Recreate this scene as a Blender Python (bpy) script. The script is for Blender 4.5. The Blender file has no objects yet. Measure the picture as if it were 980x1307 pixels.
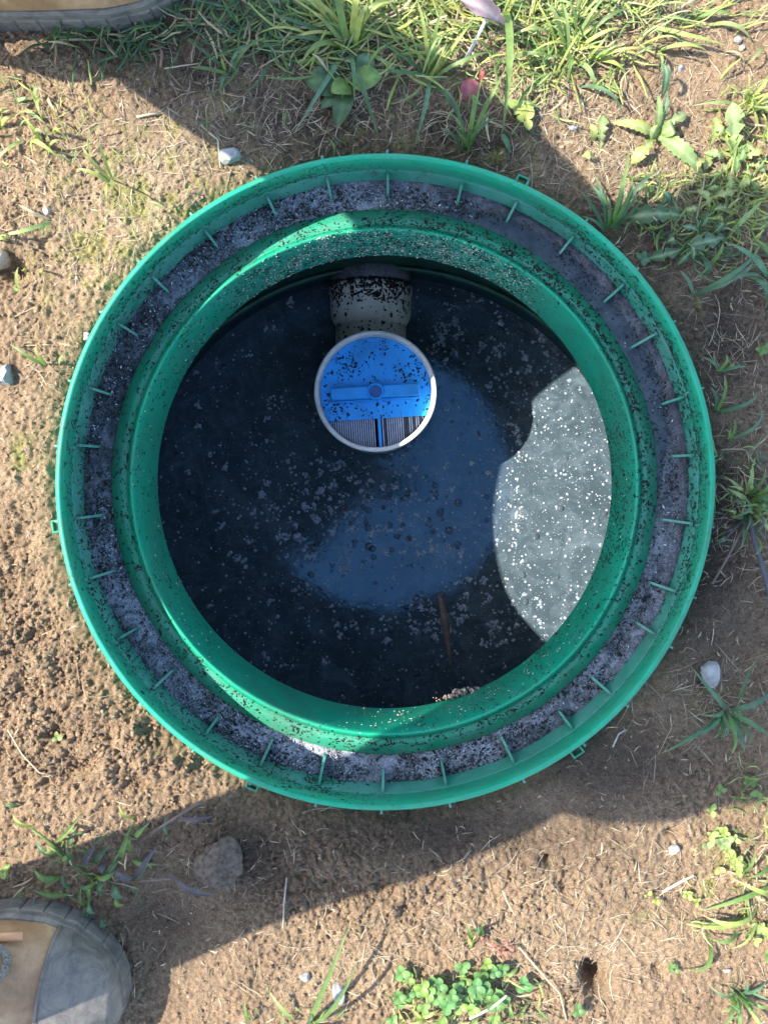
import bpy, math, random
import numpy as np
from mathutils import Vector, Matrix

random.seed(7)
rng = np.random.default_rng(7)
C = bpy.context.scene.collection
S = bpy.context.scene
R = math.radians

# ------------------------------------------------------------------ camera, light, exposure
CAMZ = 0.945                                   # camera height above the top of the riser rim (z = 0)
FPX = 1327.5                                  # focal length in pixels of the 980 px wide photograph
cam = bpy.data.cameras.new("camera")
cam.sensor_width = 36.0
cam.lens = FPX / 1307.0 * 36.0
cam.shift_x = -1.0 / 1307.0
cam.shift_y = -38.5 / 1307.0
cam.clip_start = 0.01
cam.clip_end = 300.0
camo = bpy.data.objects.new("camera", cam)
camo.location = (0, 0, CAMZ)
C.objects.link(camo)
S.camera = camo

SUN_EL = 51.5
SUN_DIR = Vector((0.788, -0.0967, -1.0)).normalized()      # the way the light travels
w = bpy.data.worlds.new("World")
S.world = w
w.use_nodes = True
nt = w.node_tree
sky = nt.nodes.new("ShaderNodeTexSky")
sky.sky_type = 'NISHITA'
sky.sun_disc = False
sky.sun_elevation = R(SUN_EL)
sky.sun_rotation = R(277.0)
bg = nt.nodes["Background"]
bg.inputs["Strength"].default_value = 0.15
nt.links.new(sky.outputs[0], bg.inputs[0])
sun = bpy.data.lights.new("sun", 'SUN')
sun.energy = 2.95
sun.angle = R(0.53)
sun.color = (1.0, 0.95, 0.87)
suno = bpy.data.objects.new("sun", sun)
suno.rotation_euler = SUN_DIR.to_track_quat('-Z', 'Y').to_euler()
suno.location = (-3, 0.4, 5)
C.objects.link(suno)
S.view_settings.view_transform = 'Standard'
S.view_settings.look = 'None'
S.view_settings.gamma = 1.0
S.view_settings.use_curve_mapping = False
S.view_settings.exposure = 2.28
S.cycles.use_denoising = True
S.cycles.max_bounces = 8

GZ = -0.034                                   # ground level
GK = (CAMZ - GZ) / FPX                     # metres per photo pixel on the ground
def P(px, py, z=GZ):
    k = (CAMZ - z) / FPX
    return np.array([(px - 491.0) * k, (615.0 - py) * k])

# ------------------------------------------------------------------ noise
def _hash(ix, iy, seed):
    h = (ix.astype(np.int64) * 374761393 + iy.astype(np.int64) * 668265263 + seed * 974634781) & 0xffffffff
    h = ((h ^ (h >> 13)) * 1274126177) & 0xffffffff
    h = ((h ^ (h >> 16)) * 2246822519) & 0xffffffff
    h = h ^ (h >> 15)
    return (h & 0xffffff) / float(0xffffff)
def vnoise(x, y, seed=0):
    ix = np.floor(x); iy = np.floor(y); fx = x - ix; fy = y - iy
    u = fx * fx * fx * (fx * (fx * 6 - 15) + 10); v = fy * fy * fy * (fy * (fy * 6 - 15) + 10)
    a = _hash(ix, iy, seed); b = _hash(ix + 1, iy, seed); c = _hash(ix, iy + 1, seed); d = _hash(ix + 1, iy + 1, seed)
    return (a * (1 - u) + b * u) * (1 - v) + (c * (1 - u) + d * u) * v
def fbm(x, y, seed=0, o=4):
    s = 0; a = 0.5; t = 0
    for i in range(o):
        s = s + a * vnoise(x, y, seed + i * 17); t += a; a *= 0.5
        x = x * 2.03 + 3.1; y = y * 2.03 + 1.7
    return s / t
def grains(x, y, cell, seed, rmin=.35, rmax=.75):
    """height of round lumps scattered one per cell, in units of cell"""
    gx = x / cell; gy = y / cell; ix = np.floor(gx); iy = np.floor(gy)
    best = np.zeros_like(x)
    for ox in (-1, 0, 1):
        for oy in (-1, 0, 1):
            cx = ix + ox; cy = iy + oy
            px = cx + _hash(cx, cy, seed); py = cy + _hash(cx, cy, seed + 5)
            r = rmin + (rmax - rmin) * _hash(cx, cy, seed + 9) ** 1.5
            e = .6 + .8 * _hash(cx, cy, seed + 13)
            d2 = ((gx - px) ** 2 * e + (gy - py) ** 2 / e) / (r * r)
            best = np.maximum(best, r * np.sqrt(np.clip(1 - d2, 0, 1)))
    return best
def sstep(a, b, x):
    t = np.clip((x - a) / (b - a), 0, 1)
    return t * t * (3 - 2 * t)
def blob(x, y, px, py, rx, ry):
    """soft mask round a photo pixel, radii in photo pixels"""
    c = P(px, py)
    return np.exp(-(((x - c[0]) / (rx * GK)) ** 2 + ((y - c[1]) / (ry * GK)) ** 2))

def crumble(x, y):
    m = 0.42 + 0.5 * (fbm(x * 9, y * 9, 31, 3) - .5)
    for b in ((60, 900, 110, 130, .95), (200, 960, 90, 60, .8), (20, 760, 40, 120, .6), (30, 330, 60, 90, .5), (620, 1140, 160, 50, .35),
              (780, 1120, 120, 60, .25), (400, 1100, 90, 60, .5), (860, 1000, 80, 50, .5), (450, 1160, 100, 30, .4), (850, 60, 110, 50, .25), (720, 1270, 120, 60, .3), (60, 150, 80, 80, .3)):
        m = m + b[4] * blob(x, y, *b[:4])
    for b in ((85, 720, 35, 130, .5), (230, 1160, 50, 70, .7), (140, 830, 45, 90, .35), (820, 930, 80, 90, .5), (700, 1010, 140, 50, .5), (900, 780, 60, 60, .3), (870, 90, 60, 40, .4), (900, 40, 60, 40, .3)):
        m = m - b[4] * blob(x, y, *b[:4])
    return np.clip(m, 0.03, 1.5)
def soil_h(x, y):
    x = np.asarray(x, float); y = np.asarray(y, float)
    m = crumble(x, y)
    h = 0.022 * (fbm(x * 4, y * 4, 3, 3) - .5) + 0.012 * (fbm(x * 14, y * 14, 8, 3) - .5)
    wx = x + .004 * (vnoise(x * 60, y * 60, 71) - .5); wy = y + .004 * (vnoise(x * 60, y * 60, 72) - .5)
    wx = wx + .0016 * (vnoise(x * 210, y * 210, 73) - .5); wy = wy + .0016 * (vnoise(x * 210, y * 210, 74) - .5)
    big = grains(wx, wy, .027, 11, .1, .6) * .027
    g1 = grains(wx, wy, .0092, 21, .15, .74) * .0092
    g2 = grains(wx, wy, .0052, 33, .2, .8) * .0052
    g3 = grains(x, y, .0033, 44, .25, .8) * .0033
    h = h + big * sstep(.85, 1.4, m) * .4 + g1 * sstep(.35, 1.0, m) * .38 + g2 * np.clip(m * 1.3, .0, 1.15) + g3 * np.clip(.45 + m * .8, 0, 1.25)
    h = h + .02 * sstep(.45, 1.1, m) * (fbm(x * 42, y * 42, 63, 4) - .5)
    h = h + 0.005 * (fbm(x * 60, y * 60, 55, 4) - .5) + .0022 * (fbm(x * 230, y * 230, 58, 2) - .5)
    for b in ((762, 1255, 15, 17, -.045), (750, 1238, 9, 9, -.02), (12, 345, 26, 22, -.03), (700, 1100, 7, 7, -.012), (840, 1240, 9, 9, -.012), (285, 1095, 36, 36, .012),
              (720, 1135, 6, 10, -.01), (860, 1065, 8, 6, -.012), (220, 1175, 45, 50, -.008), (70, 940, 14, 10, -.015), (95, 985, 20, 14, -.016), (40, 815, 18, 14, -.014), (175, 1000, 14, 10, -.014)):
        h = h + b[4] * blob(x, y, *b[:4])
    rr = np.hypot(x, y)
    h = h + (-.012) * np.exp(-((rr - .305) / .012) ** 2)
    far = sstep(.0, .10, np.maximum(np.abs(x) - .42, np.maximum(y - .50, -.56 - y)))
    h = h * (1 - far)
    return GZ + h - .004
def soil_z(px, py):
    c = P(px, py)
    return float(soil_h(np.array([c[0]]), np.array([c[1]]))[0])

# ------------------------------------------------------------------ object helpers
ORG = {}
def _link(o, parent, world):
    C.objects.link(o)
    if parent is not None:
        o.parent = parent
        o.location = Vector(world) - Vector(ORG[parent.name])
    else:
        o.location = world
    ORG[o.name] = tuple(world)
    return o
def tag(o, label=None, cat=None, group=None, kind=None):
    if label: o['label'] = label
    if cat: o['category'] = cat
    if group: o['group'] = group
    if kind: o['kind'] = kind
    return o
def thing(name, loc, label, cat, group=None):
    o = bpy.data.objects.new(name, None)
    o.empty_display_size = .02
    _link(o, None, tuple(float(v) for v in loc))
    return tag(o, label, cat, group)
def mesh(name, verts, faces, mat, parent=None, org=None, smooth=True, cols=None):
    """verts in world metres; faces = list, or int array (n,3)/(n,4)"""
    v = np.asarray(verts, dtype=np.float64).reshape(-1, 3)
    if org is None:
        org = ORG[parent.name] if parent is not None else (float(v[:, 0].mean()), float(v[:, 1].mean()), float(v[:, 2].min()))
    v = v - np.asarray(org)
    me = bpy.data.meshes.new(name)
    if isinstance(faces, np.ndarray):
        nv, nf, k = len(v), faces.shape[0], faces.shape[1]
        me.vertices.add(nv); me.vertices.foreach_set('co', v.astype(np.float32).ravel())
        me.loops.add(nf * k); me.loops.foreach_set('vertex_index', faces.astype(np.int32).ravel())
        me.polygons.add(nf)
        me.polygons.foreach_set('loop_start', np.arange(0, nf * k, k, dtype=np.int32))
        me.polygons.foreach_set('loop_total', np.full(nf, k, dtype=np.int32))
        me.update(calc_edges=True)
    else:
        me.from_pydata(v.tolist(), [], [tuple(int(i) for i in f) for f in faces])
    if smooth:
        me.polygons.foreach_set('use_smooth', np.ones(len(me.polygons), dtype=bool))
    if cols is not None:
        a = me.attributes.new('col', 'FLOAT_COLOR', 'POINT')
        c4 = np.ones((len(v), 4), dtype=np.float32); c4[:, :3] = cols
        a.data.foreach_set('color', c4.ravel())
    me.materials.append(mat)
    me.validate()
    o = bpy.data.objects.new(name, me)
    return _link(o, parent, org)
class MB:
    """collects pieces for one mesh"""
    def __init__(s): s.v = []; s.f = []; s.c = []; s.n = 0
    def add(s, v, f, col=(1, 1, 1)):
        v = np.asarray(v, float).reshape(-1, 3)
        s.v.append(v); s.f += [tuple(i + s.n for i in q) for q in f]
        c = np.asarray(col, float)
        s.c.append(np.broadcast_to(c, (len(v), 3)).copy()); s.n += len(v)
    def build(s, name, mat, parent=None, smooth=True, org=None):
        return mesh(name, np.concatenate(s.v), s.f, mat, parent, org, smooth, np.concatenate(s.c))
def box_vf(x0, x1, y0, y1, z0, z1):
    v = [(x0, y0, z0), (x1, y0, z0), (x1, y1, z0), (x0, y1, z0), (x0, y0, z1), (x1, y0, z1), (x1, y1, z1), (x0, y1, z1)]
    return v, [(0, 3, 2, 1), (4, 5, 6, 7), (0, 1, 5, 4), (1, 2, 6, 5), (2, 3, 7, 6), (3, 0, 4, 7)]
def bevbox_vf(x0, x1, y0, y1, z0, z1, b):
    v = [(x0, y0, z0), (x1, y0, z0), (x1, y1, z0), (x0, y1, z0), (x0, y0, z1 - b), (x1, y0, z1 - b), (x1, y1, z1 - b), (x0, y1, z1 - b),
         (x0 + b, y0 + b, z1), (x1 - b, y0 + b, z1), (x1 - b, y1 - b, z1), (x0 + b, y1 - b, z1)]
    return v, [(0, 3, 2, 1), (8, 9, 10, 11), (0, 1, 5, 4), (1, 2, 6, 5), (2, 3, 7, 6), (3, 0, 4, 7), (4, 5, 9, 8), (5, 6, 10, 9), (6, 7, 11, 10), (7, 4, 8, 11)]
DZ = 0.75                                     # depth scale of the riser profiles below
def dz(prof): return [(a, b * DZ) for a, b in prof]
def lathe_vf(prof, n=180, cx=0, cy=0, closed=True, wob=0.0, seed=0):
    th = np.linspace(0, 2 * math.pi, n, endpoint=False)
    m = len(prof)
    v = np.zeros((m, n, 3))
    for i, (r, z) in enumerate(prof):
        rr = r + wob * (np.sin(2 * th + seed) * .5 + np.sin(3 * th + 1.3 * seed) * .35 + np.sin(7 * th + seed * 2) * .15)
        v[i, :, 0] = cx + rr * np.cos(th); v[i, :, 1] = cy + rr * np.sin(th); v[i, :, 2] = z
    f = []
    for i in range(m if closed else m - 1):
        a = i; b = (i + 1) % m
        for j in range(n):
            k = (j + 1) % n
            f.append((a * n + j, a * n + k, b * n + k, b * n + j))
    return v.reshape(-1, 3), f
def tube_vf(pts, rad, n=8, flat=1.0):
    pts = [Vector(p) for p in pts]
    v = []; f = []
    m = len(pts)
    rad = rad if hasattr(rad, '__len__') else [rad] * m
    for i, p in enumerate(pts):
        t = (pts[min(i + 1, m - 1)] - pts[max(i - 1, 0)]).normalized()
        a = t.cross(Vector((0, 0, 1)))
        a = Vector((1, 0, 0)) if a.length < 1e-4 else a.normalized()
        b = a.cross(t)
        for k in range(n):
            q = 2 * math.pi * k / n
            v.append(p + a * math.cos(q) * rad[i] + b * math.sin(q) * rad[i] * flat)
    for i in range(m - 1):
        for k in range(n):
            k2 = (k + 1) % n
            f.append((i * n + k, i * n + k2, (i + 1) * n + k2, (i + 1) * n + k))
    f.append(tuple(range(n - 1, -1, -1))); f.append(tuple((m - 1) * n + k for k in range(n)))
    return [tuple(p) for p in v], f

# ------------------------------------------------------------------ materials
def mat(name):
    m = bpy.data.materials.new(name); m.use_nodes = True
    return m, m.node_tree, m.node_tree.nodes["Principled BSDF"]
def nd(t, kind, **kw):
    n = t.nodes.new(kind)
    for k, v in kw.items():
        if k in n.inputs.keys() if hasattr(n.inputs, 'keys') else False: n.inputs[k].default_value = v
        else: setattr(n, k, v)
    return n
def noise(t, scale, detail=4, rough=.55, vec=None, dist=0):
    n = t.nodes.new("ShaderNodeTexNoise")
    n.inputs["Scale"].default_value = scale; n.inputs["Detail"].default_value = detail
    n.inputs["Roughness"].default_value = rough; n.inputs["Distortion"].default_value = dist
    if vec is not None: t.links.new(vec, n.inputs["Vector"])
    return n.outputs["Fac"]
def ramp(t, fac, stops):
    r = t.nodes.new("ShaderNodeValToRGB")
    el = r.color_ramp.elements
    el[0].position, el[0].color = stops[0][0], (*stops[0][1], 1)
    el[1].position, el[1].color = stops[-1][0], (*stops[-1][1], 1)
    for p, c in stops[1:-1]:
        e = el.new(p); e.color = (*c, 1)
    t.links.new(fac, r.inputs[0])
    return r.outputs[0]
def mix(t, fac, a, b, mode='MIX'):
    n = t.nodes.new("ShaderNodeMix"); n.data_type = 'RGBA'; n.blend_type = mode
    for sock, val in ((n.inputs[0], fac), (n.inputs[6], a), (n.inputs[7], b)):
        if hasattr(val, 'is_output'): t.links.new(val, sock)
        elif isinstance(val, tuple): sock.default_value = (*val, 1)
        else: sock.default_value = val
    return n.outputs[2]
def gray(v): return (v, v, v)
def coords(t):
    g = t.nodes.new("ShaderNodeNewGeometry")
    return g.outputs["Position"]
def bump(t, b, h, strength=.4, dist=.002):
    n = t.nodes.new("ShaderNodeBump"); n.inputs["Strength"].default_value = strength; n.inputs["Distance"].default_value = dist
    t.links.new(h, n.inputs["Height"]); t.links.new(n.outputs[0], b.inputs["Normal"])
def simple(name, col, rough=.5, var=.25, scale=60, spec=.5, bmp=0, bscale=200):
    m, t, b = mat(name)
    p = coords(t)
    f = noise(t, scale, 5, .6, p)
    c0 = tuple(max(0, c * (1 - var)) for c in col); c1 = tuple(min(1, c * (1 + var)) for c in col)
    t.links.new(ramp(t, f, [(.3, c0), (.7, c1)]), b.inputs["Base Color"])
    b.inputs["Roughness"].default_value = rough
    b.inputs["Specular IOR Level"].default_value = spec
    if bmp: bump(t, b, noise(t, bscale, 4, .6, p), bmp, .001)
    return m
def plastic(name, col, dust, dust_amt, grime_amt, rough=.38):
    """coloured moulded plastic with pale dust film and dark grime"""
    m, t, b = mat(name)
    p = coords(t)
    base = mix(t, noise(t, 9, 4, .6, p), tuple(c * .86 for c in col), tuple(min(1, c * 1.1) for c in col))
    d = ramp(t, noise(t, 26, 8, .72, p, .6), [(.5 - dust_amt * .3, gray(0)), (.75 - dust_amt * .25, gray(dust_amt))])
    c = mix(t, d, base, dust)
    fine = ramp(t, noise(t, 420, 3, .6, p), [(.5, gray(0)), (.72, gray(dust_amt * .8))])
    c = mix(t, fine, c, dust)
    mud = ramp(t, noise(t, 8.5, 7, .7, p, .8), [(.46, gray(0)), (.72, gray(.5))])
    c = mix(t, mud, c, (.045, .065, .045))
    scr = ramp(t, noise(t, 75, 3, .5, p, 6), [(.60, gray(0)), (.66, gray(.22))])
    c = mix(t, scr, c, dust)
    g = ramp(t, noise(t, 34, 9, .75, p, .4), [(.66 - grime_amt * .14, gray(0)), (.74 - grime_amt * .1, gray(.85))])
    g2 = ramp(t, noise(t, 300, 4, .6, p), [(.45, gray(0)), (.6, gray(1))])
    c = mix(t, mix(t, 1.0, g, g2, 'MULTIPLY'), c, (.018, .018, .02))
    t.links.new(c, b.inputs["Base Color"])
    rr = ramp(t, d, [(0, gray(rough)), (1, gray(.75))])
    t.links.new(rr, b.inputs["Roughness"])
    b.inputs["Specular IOR Level"].default_value = .32
    bump(t, b, noise(t, 260, 3, .6, p), .12, .0008)
    return m

GREEN = (.0005, .24, .125)
M = {}
M['rim'] = plastic('green_plastic', GREEN, (.06, .28, .20), .3, .7, .45)
M['dusty'] = plastic('dusty_green_plastic', (.002, .165, .09), (.085, .23, .185), .6, .8, .55)
M['collar'] = plastic('green_collar_plastic', GREEN, (.06, .30, .21), .25, .5, .42)
M['lip'] = plastic('grimy_green_lip', (.001, .20, .105), (.10, .24, .19), .4, .95, .55)
M['rib'] = plastic('green_rib_plastic', (.003, .18, .10), (.2, .33, .29), .5, .62, .55)
M['tank'] = simple('dark_tank_plastic', (.012, .07, .04), .5, .5, 30)
M['pvc'] = plastic('dirty_white_pvc', (.90, .85, .74), (.66, .57, .44), .5, .3, .4)
M['pvc_black'] = plastic('soiled_pvc', (.05, .05, .055), (.3, .3, .32), .5, .6, .4)
M['ring'] = plastic('white_housing_plastic', (.84, .83, .79), (.55, .52, .45), .3, .1, .35)
M['blue'] = plastic('blue_plastic', (.008, .36, 1.0), (.08, .45, .95), .25, .2, .38)
M['fin'] = simple('pale_fin_plastic', (.5, .58, .74), .45, .3, 300)
M['fin_dark'] = simple('soiled_fin_plastic', (.09, .1, .12), .5, .4, 300)

def make_tray():
    m, t, b = mat('black_sludge_ring')
    p = coords(t)
    scurf = ramp(t, noise(t, 26, 11, .8, p, 1.8), [(.47, gray(0)), (.60, gray(1))])
    zone = ramp(t, noise(t, 13, 5, .6, p), [(.40, gray(.04)), (.62, gray(1))])
    fl = ramp(t, noise(t, 520, 3, .7, p, 1.5), [(.5, gray(0)), (.62, gray(1))])
    at = t.nodes.new('ShaderNodeAttribute'); at.attribute_name = 'col'
    f = mix(t, 1.0, mix(t, .55, scurf, fl), mix(t, .75, zone, at.outputs['Color']), 'MULTIPLY')
    c = mix(t, f, (.014, .017, .024), (.55, .58, .66))
    t.links.new(c, b.inputs["Base Color"])
    t.links.new(ramp(t, f, [(0, gray(.22)), (.5, gray(.75))]), b.inputs["Roughness"])
    bump(t, b, noise(t, 260, 6, .7, p, 1), .45, .002)
    return m
M['tray'] = make_tray()

def make_water():
    m, t, b = mat('murky_water')
    p = coords(t)
    f = noise(t, 14, 6, .65, p, .8)
    c = ramp(t, f, [(.3, (.036, .053, .064)), (.52, (.050, .073, .088)), (.7, (.078, .108, .130))])
    hz = ramp(t, noise(t, 30, 7, .7, p, 1.4), [(.48, gray(0)), (.76, gray(.75))])
    c = mix(t, hz, c, (.13, .17, .20))
    sp = ramp(t, noise(t, 620, 2, .5, p), [(.68, gray(0)), (.74, gray(.5))])
    c = mix(t, sp, c, (.3, .33, .33))
    t.links.new(c, b.inputs["Base Color"])
    b.inputs["Roughness"].default_value = .02
    b.inputs["IOR"].default_value = 1.6
    b.inputs["Specular Tint"].default_value = (.19, .50, .80, 1)
    bump(t, b, mix(t, .35, noise(t, 26, 3, .5, p), noise(t, 150, 4, .6, p)), .13, .003)
    return m
M['water'] = make_water()
def make_puddle():
    m, t, b = mat('puddle_water')
    p = coords(t)
    c = ramp(t, noise(t, 60, 5, .6, p), [(.35, (.04, .046, .068)), (.7, (.09, .1, .13))])
    t.links.new(c, b.inputs["Base Color"])
    b.inputs["Roughness"].default_value = .06; b.inputs["IOR"].default_value = 1.6
    bump(t, b, noise(t, 90, 3, .5, p), .08, .002)
    return m
M['puddle'] = make_puddle()
M['foam'] = simple('white_foam', (.30, .33, .35), .25, .1, 300)
def make_bubble():
    m, t, b = mat('bubble_film')
    tr = t.nodes.new("ShaderNodeBsdfTransparent")
    lw = t.nodes.new("ShaderNodeLayerWeight"); lw.inputs["Blend"].default_value = .35
    mx = t.nodes.new("ShaderNodeMixShader")
    b.inputs["Base Color"].default_value = (.10, .125, .15, 1); b.inputs["Roughness"].default_value = .05; b.inputs["IOR"].default_value = 1.6
    mr = ramp(t, lw.outputs["Facing"], [(.1, gray(.35)), (.6, gray(.95))])
    t.links.new(mr, mx.inputs[0]); t.links.new(tr.outputs[0], mx.inputs[1]); t.links.new(b.outputs[0], mx.inputs[2])
    t.links.new(mx.outputs[0], t.nodes["Material Output"].inputs[0])
    return m
M['bubble'] = make_bubble()

def make_film():
    m, t, b = mat('foam_film')
    tr = t.nodes.new("ShaderNodeBsdfTransparent"); mx = t.nodes.new("ShaderNodeMixShader")
    b.inputs["Base Color"].default_value = (.42, .5, .58, 1); b.inputs["Roughness"].default_value = .12
    f = ramp(t, noise(t, 700, 3, .6, coords(t)), [(.35, gray(.2)), (.65, gray(.8))])
    t.links.new(f, mx.inputs[0]); t.links.new(tr.outputs[0], mx.inputs[1]); t.links.new(b.outputs[0], mx.inputs[2])
    t.links.new(mx.outputs[0], t.nodes["Material Output"].inputs[0])
    return m
M['film'] = make_film()

def make_soil():
    m, t, b = mat('soil')
    p = coords(t)
    a = t.nodes.new("ShaderNodeAttribute"); a.attribute_name = 'col'
    v = noise(t, 900, 4, .7, p)
    v2 = noise(t, 160, 6, .65, p)
    v3 = noise(t, 22, 5, .6, p)
    k = ramp(t, v, [(.33, gray(.42)), (.67, gray(1.6))])
    c = mix(t, 1.0, a.outputs["Color"], k, 'MULTIPLY')
    c = mix(t, 1.0, c, ramp(t, v2, [(.3, (.72, .7, .68)), (.72, (1.3, 1.28, 1.24))]), 'MULTIPLY')
    c = mix(t, 1.0, c, ramp(t, v3, [(.3, (.85, .82, .8)), (.7, (1.15, 1.14, 1.12))]), 'MULTIPLY')
    sp = ramp(t, noise(t, 700, 2, .5, p, .8), [(.66, gray(0)), (.72, gray(.7))])
    c = mix(t, sp, c, (.36, .30, .21))
    t.links.new(c, b.inputs["Base Color"])
    b.inputs["Roughness"].default_value = .93
    b.inputs["Specular IOR Level"].default_value = .25
    bump(t, b, mix(t, .4, v, v2), 1.0, .004)
    return m
M['soil'] = make_soil()
def make_leaf(name, transl=.3, rough=.5):
    m, t, b = mat(name)
    p = coords(t)
    a = t.nodes.new("ShaderNodeAttribute"); a.attribute_name = 'col'
    c = mix(t, 1.0, a.outputs["Color"], ramp(t, noise(t, 150, 4, .6, p), [(.3, gray(.75)), (.7, gray(1.2))]), 'MULTIPLY')
    t.links.new(c, b.inputs["Base Color"]); b.inputs["Roughness"].default_value = rough
    b.inputs["Specular IOR Level"].default_value = .4
    if transl:
        tl = t.nodes.new("ShaderNodeBsdfTranslucent")
        t.links.new(mix(t, 1.0, c, (1.15, 1.2, .7), 'MULTIPLY'), tl.inputs[0])
        mx = t.nodes.new("ShaderNodeMixShader"); mx.inputs[0].default_value = transl
        t.links.new(b.outputs[0], mx.inputs[1]); t.links.new(tl.outputs[0], mx.inputs[2])
        t.links.new(mx.outputs[0], t.nodes["Material Output"].inputs[0])
    return m
M['leaf'] = make_leaf('leaf_green')
M['dry'] = make_leaf('dry_plant', .12, .75)
M['fleck'] = make_leaf('dirt_fleck', 0, .7)
M['stone'] = simple('pale_stone', (.25, .24, .225), .85, .3, 90, .3, .6, 260)
M['stone_tan'] = simple('tan_stone', (.36, .29, .21), .85, .3, 90, .3, .6, 260)
M['clod'] = simple('clod_soil', (.085, .066, .05), .95, .55, 220, .2, 1.0, 380)
def make_leather():
    m, t, b = mat('tan_leather')
    p = coords(t)
    c = ramp(t, noise(t, 22, 6, .6, p, .6), [(.28, (.15, .078, .033)), (.5, (.28, .165, .08)), (.72, (.40, .27, .155))])
    c = mix(t, ramp(t, noise(t, 160, 6, .7, p), [(.5, gray(0)), (.75, gray(.5))]), c, (.1, .06, .035))
    t.links.new(c, b.inputs["Base Color"]); b.inputs["Roughness"].default_value = .62
    bump(t, b, noise(t, 330, 5, .65, p), .35, .0012)
    return m
M['leather'] = make_leather()
def make_rubber():
    m, t, b = mat('dusty_rubber')
    p = coords(t)
    c = ramp(t, noise(t, 45, 8, .7, p, .9), [(.32, (.045, .041, .037)), (.5, (.105, .094, .08)), (.7, (.18, .155, .12))])
    c = mix(t, ramp(t, noise(t, 210, 5, .7, p, 2), [(.55, gray(0)), (.75, gray(.5))]), c, (.2, .175, .14))
    t.links.new(c, b.inputs["Base Color"]); b.inputs["Roughness"].default_value = .7
    bump(t, b, noise(t, 260, 4, .6, p), .3, .001)
    return m
M['rubber'] = make_rubber()
M['cloth'] = simple('navy_work_cloth', (.03, .035, .05), .9, .3, 40)
M['skin'] = simple('skin', (.42, .24, .17), .5, .08, 40)
M['hair'] = simple('brown_hair', (.05, .032, .02), .7, .3, 90)
M['lace'] = simple('speckled_lace', (.14, .125, .10), .85, .8, 700)
M['tabm'] = simple('orange_tab', (.5, .25, .11), .6, .2, 60)
M['phone'] = simple('black_phone', (.015, .015, .017), .25, .1, 30)

# ------------------------------------------------------------------ ground
def axis(lo, hi, step):
    inner = np.arange(lo, hi + step * .5, step)
    g = []; d = step; x = hi
    while x < 45:
        d *= 1.55; x += d; g.append(x)
    l = []; d = step; x = lo
    while x > -45:
        d *= 1.55; x -= d; l.append(x)
    return np.concatenate([np.array(l[::-1]), inner, np.array(g)])
STEP = .00125
xs = axis(-.42, .42, STEP); ys = axis(-.56, .50, STEP)
X, Y = np.meshgrid(xs, ys)
Z = soil_h(X, Y)
def soil_col(x, y):
    dry = np.array([.230, .162, .101]); damp_shade = np.array([.060, .044, .032]); pale = np.array([.325, .255, .16]); mossc = np.array([.20, .21, .055])
    n = fbm(x * 6, y * 6, 91, 4)
    n = n + (.5 - n) * sstep(.0, .25, np.maximum(np.abs(x) - .42, np.maximum(y - .50, -.56 - y)))
    c = dry[None, :] * (0.85 + .35 * n.ravel())[:, None]
    rr = np.hypot(x, y)
    d = np.zeros_like(x)  # ground in shade darkened in the colour itself, partly for damp soil
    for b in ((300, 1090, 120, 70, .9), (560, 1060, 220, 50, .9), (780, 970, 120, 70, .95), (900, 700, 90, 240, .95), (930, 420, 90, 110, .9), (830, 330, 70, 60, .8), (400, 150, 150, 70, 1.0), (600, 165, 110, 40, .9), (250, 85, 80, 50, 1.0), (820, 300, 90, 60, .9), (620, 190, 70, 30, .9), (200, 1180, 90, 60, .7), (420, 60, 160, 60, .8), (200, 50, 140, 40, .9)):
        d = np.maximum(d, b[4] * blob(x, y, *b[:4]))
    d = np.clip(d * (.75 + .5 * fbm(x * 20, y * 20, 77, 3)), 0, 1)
    c = c * (1 - d.ravel()[:, None]) + damp_shade * d.ravel()[:, None]
    pm = np.zeros_like(x)
    for b in ((190, 270, 110, 120, .7), (90, 330, 80, 120, .4), (880, 260, 80, 60, .5), (700, 90, 60, 60, .3), (70, 590, 40, 110, .35), (450, 1250, 80, 50, .3), (700, 1200, 120, 60, .15)):
        pm = np.maximum(pm, b[4] * blob(x, y, *b[:4]))
    pm = np.clip(pm * (.4 + 1.2 * fbm(x * 30, y * 30, 61, 4)), 0, 1)
    c = c * (1 - pm.ravel()[:, None]) + pale * pm.ravel()[:, None]
    mm = np.zeros_like(x)
    for b in ((180, 250, 110, 110, .75), (130, 330, 90, 90, .6), (30, 580, 14, 26, .9), (40, 600, 16, 16, .8), (908, 1130, 22, 14, 1.2), (860, 1145, 14, 8, 1.0), (265, 225, 12, 14, 1.2), (640, 190, 50, 20, .6), (480, 170, 60, 20, .5), (320, 140, 40, 30, .5), (880, 270, 70, 40, .6), (820, 770, 12, 10, .6), (900, 390, 14, 10, .9), (905, 893, 14, 12, 1.0), (60, 160, 60, 60, .4), (830, 1160, 26, 16, .7), (935, 1090, 30, 60, .5)):
        mm = np.maximum(mm, b[4] * blob(x, y, *b[:4]))
    mm = np.clip((mm * 1.6) * sstep(.45, .72, fbm(x * 75, y * 75, 41, 4)), 0, 1) * .75
    c = c * (1 - mm.ravel()[:, None]) + mossc * mm.ravel()[:, None]
    return c
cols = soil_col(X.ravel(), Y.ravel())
ny, nx = X.shape
I = np.arange(nx * ny).reshape(ny, nx)
F = np.stack([I[:-1, :-1], I[:-1, 1:], I[1:, 1:], I[1:, :-1]], -1).reshape(-1, 4)
cx = X.ravel()[F].mean(1); cy = Y.ravel()[F].mean(1)
F = F[np.hypot(cx, cy) > .304]
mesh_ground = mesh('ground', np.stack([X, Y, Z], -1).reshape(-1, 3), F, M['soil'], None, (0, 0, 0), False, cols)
tag(mesh_ground, kind='structure')

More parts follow.
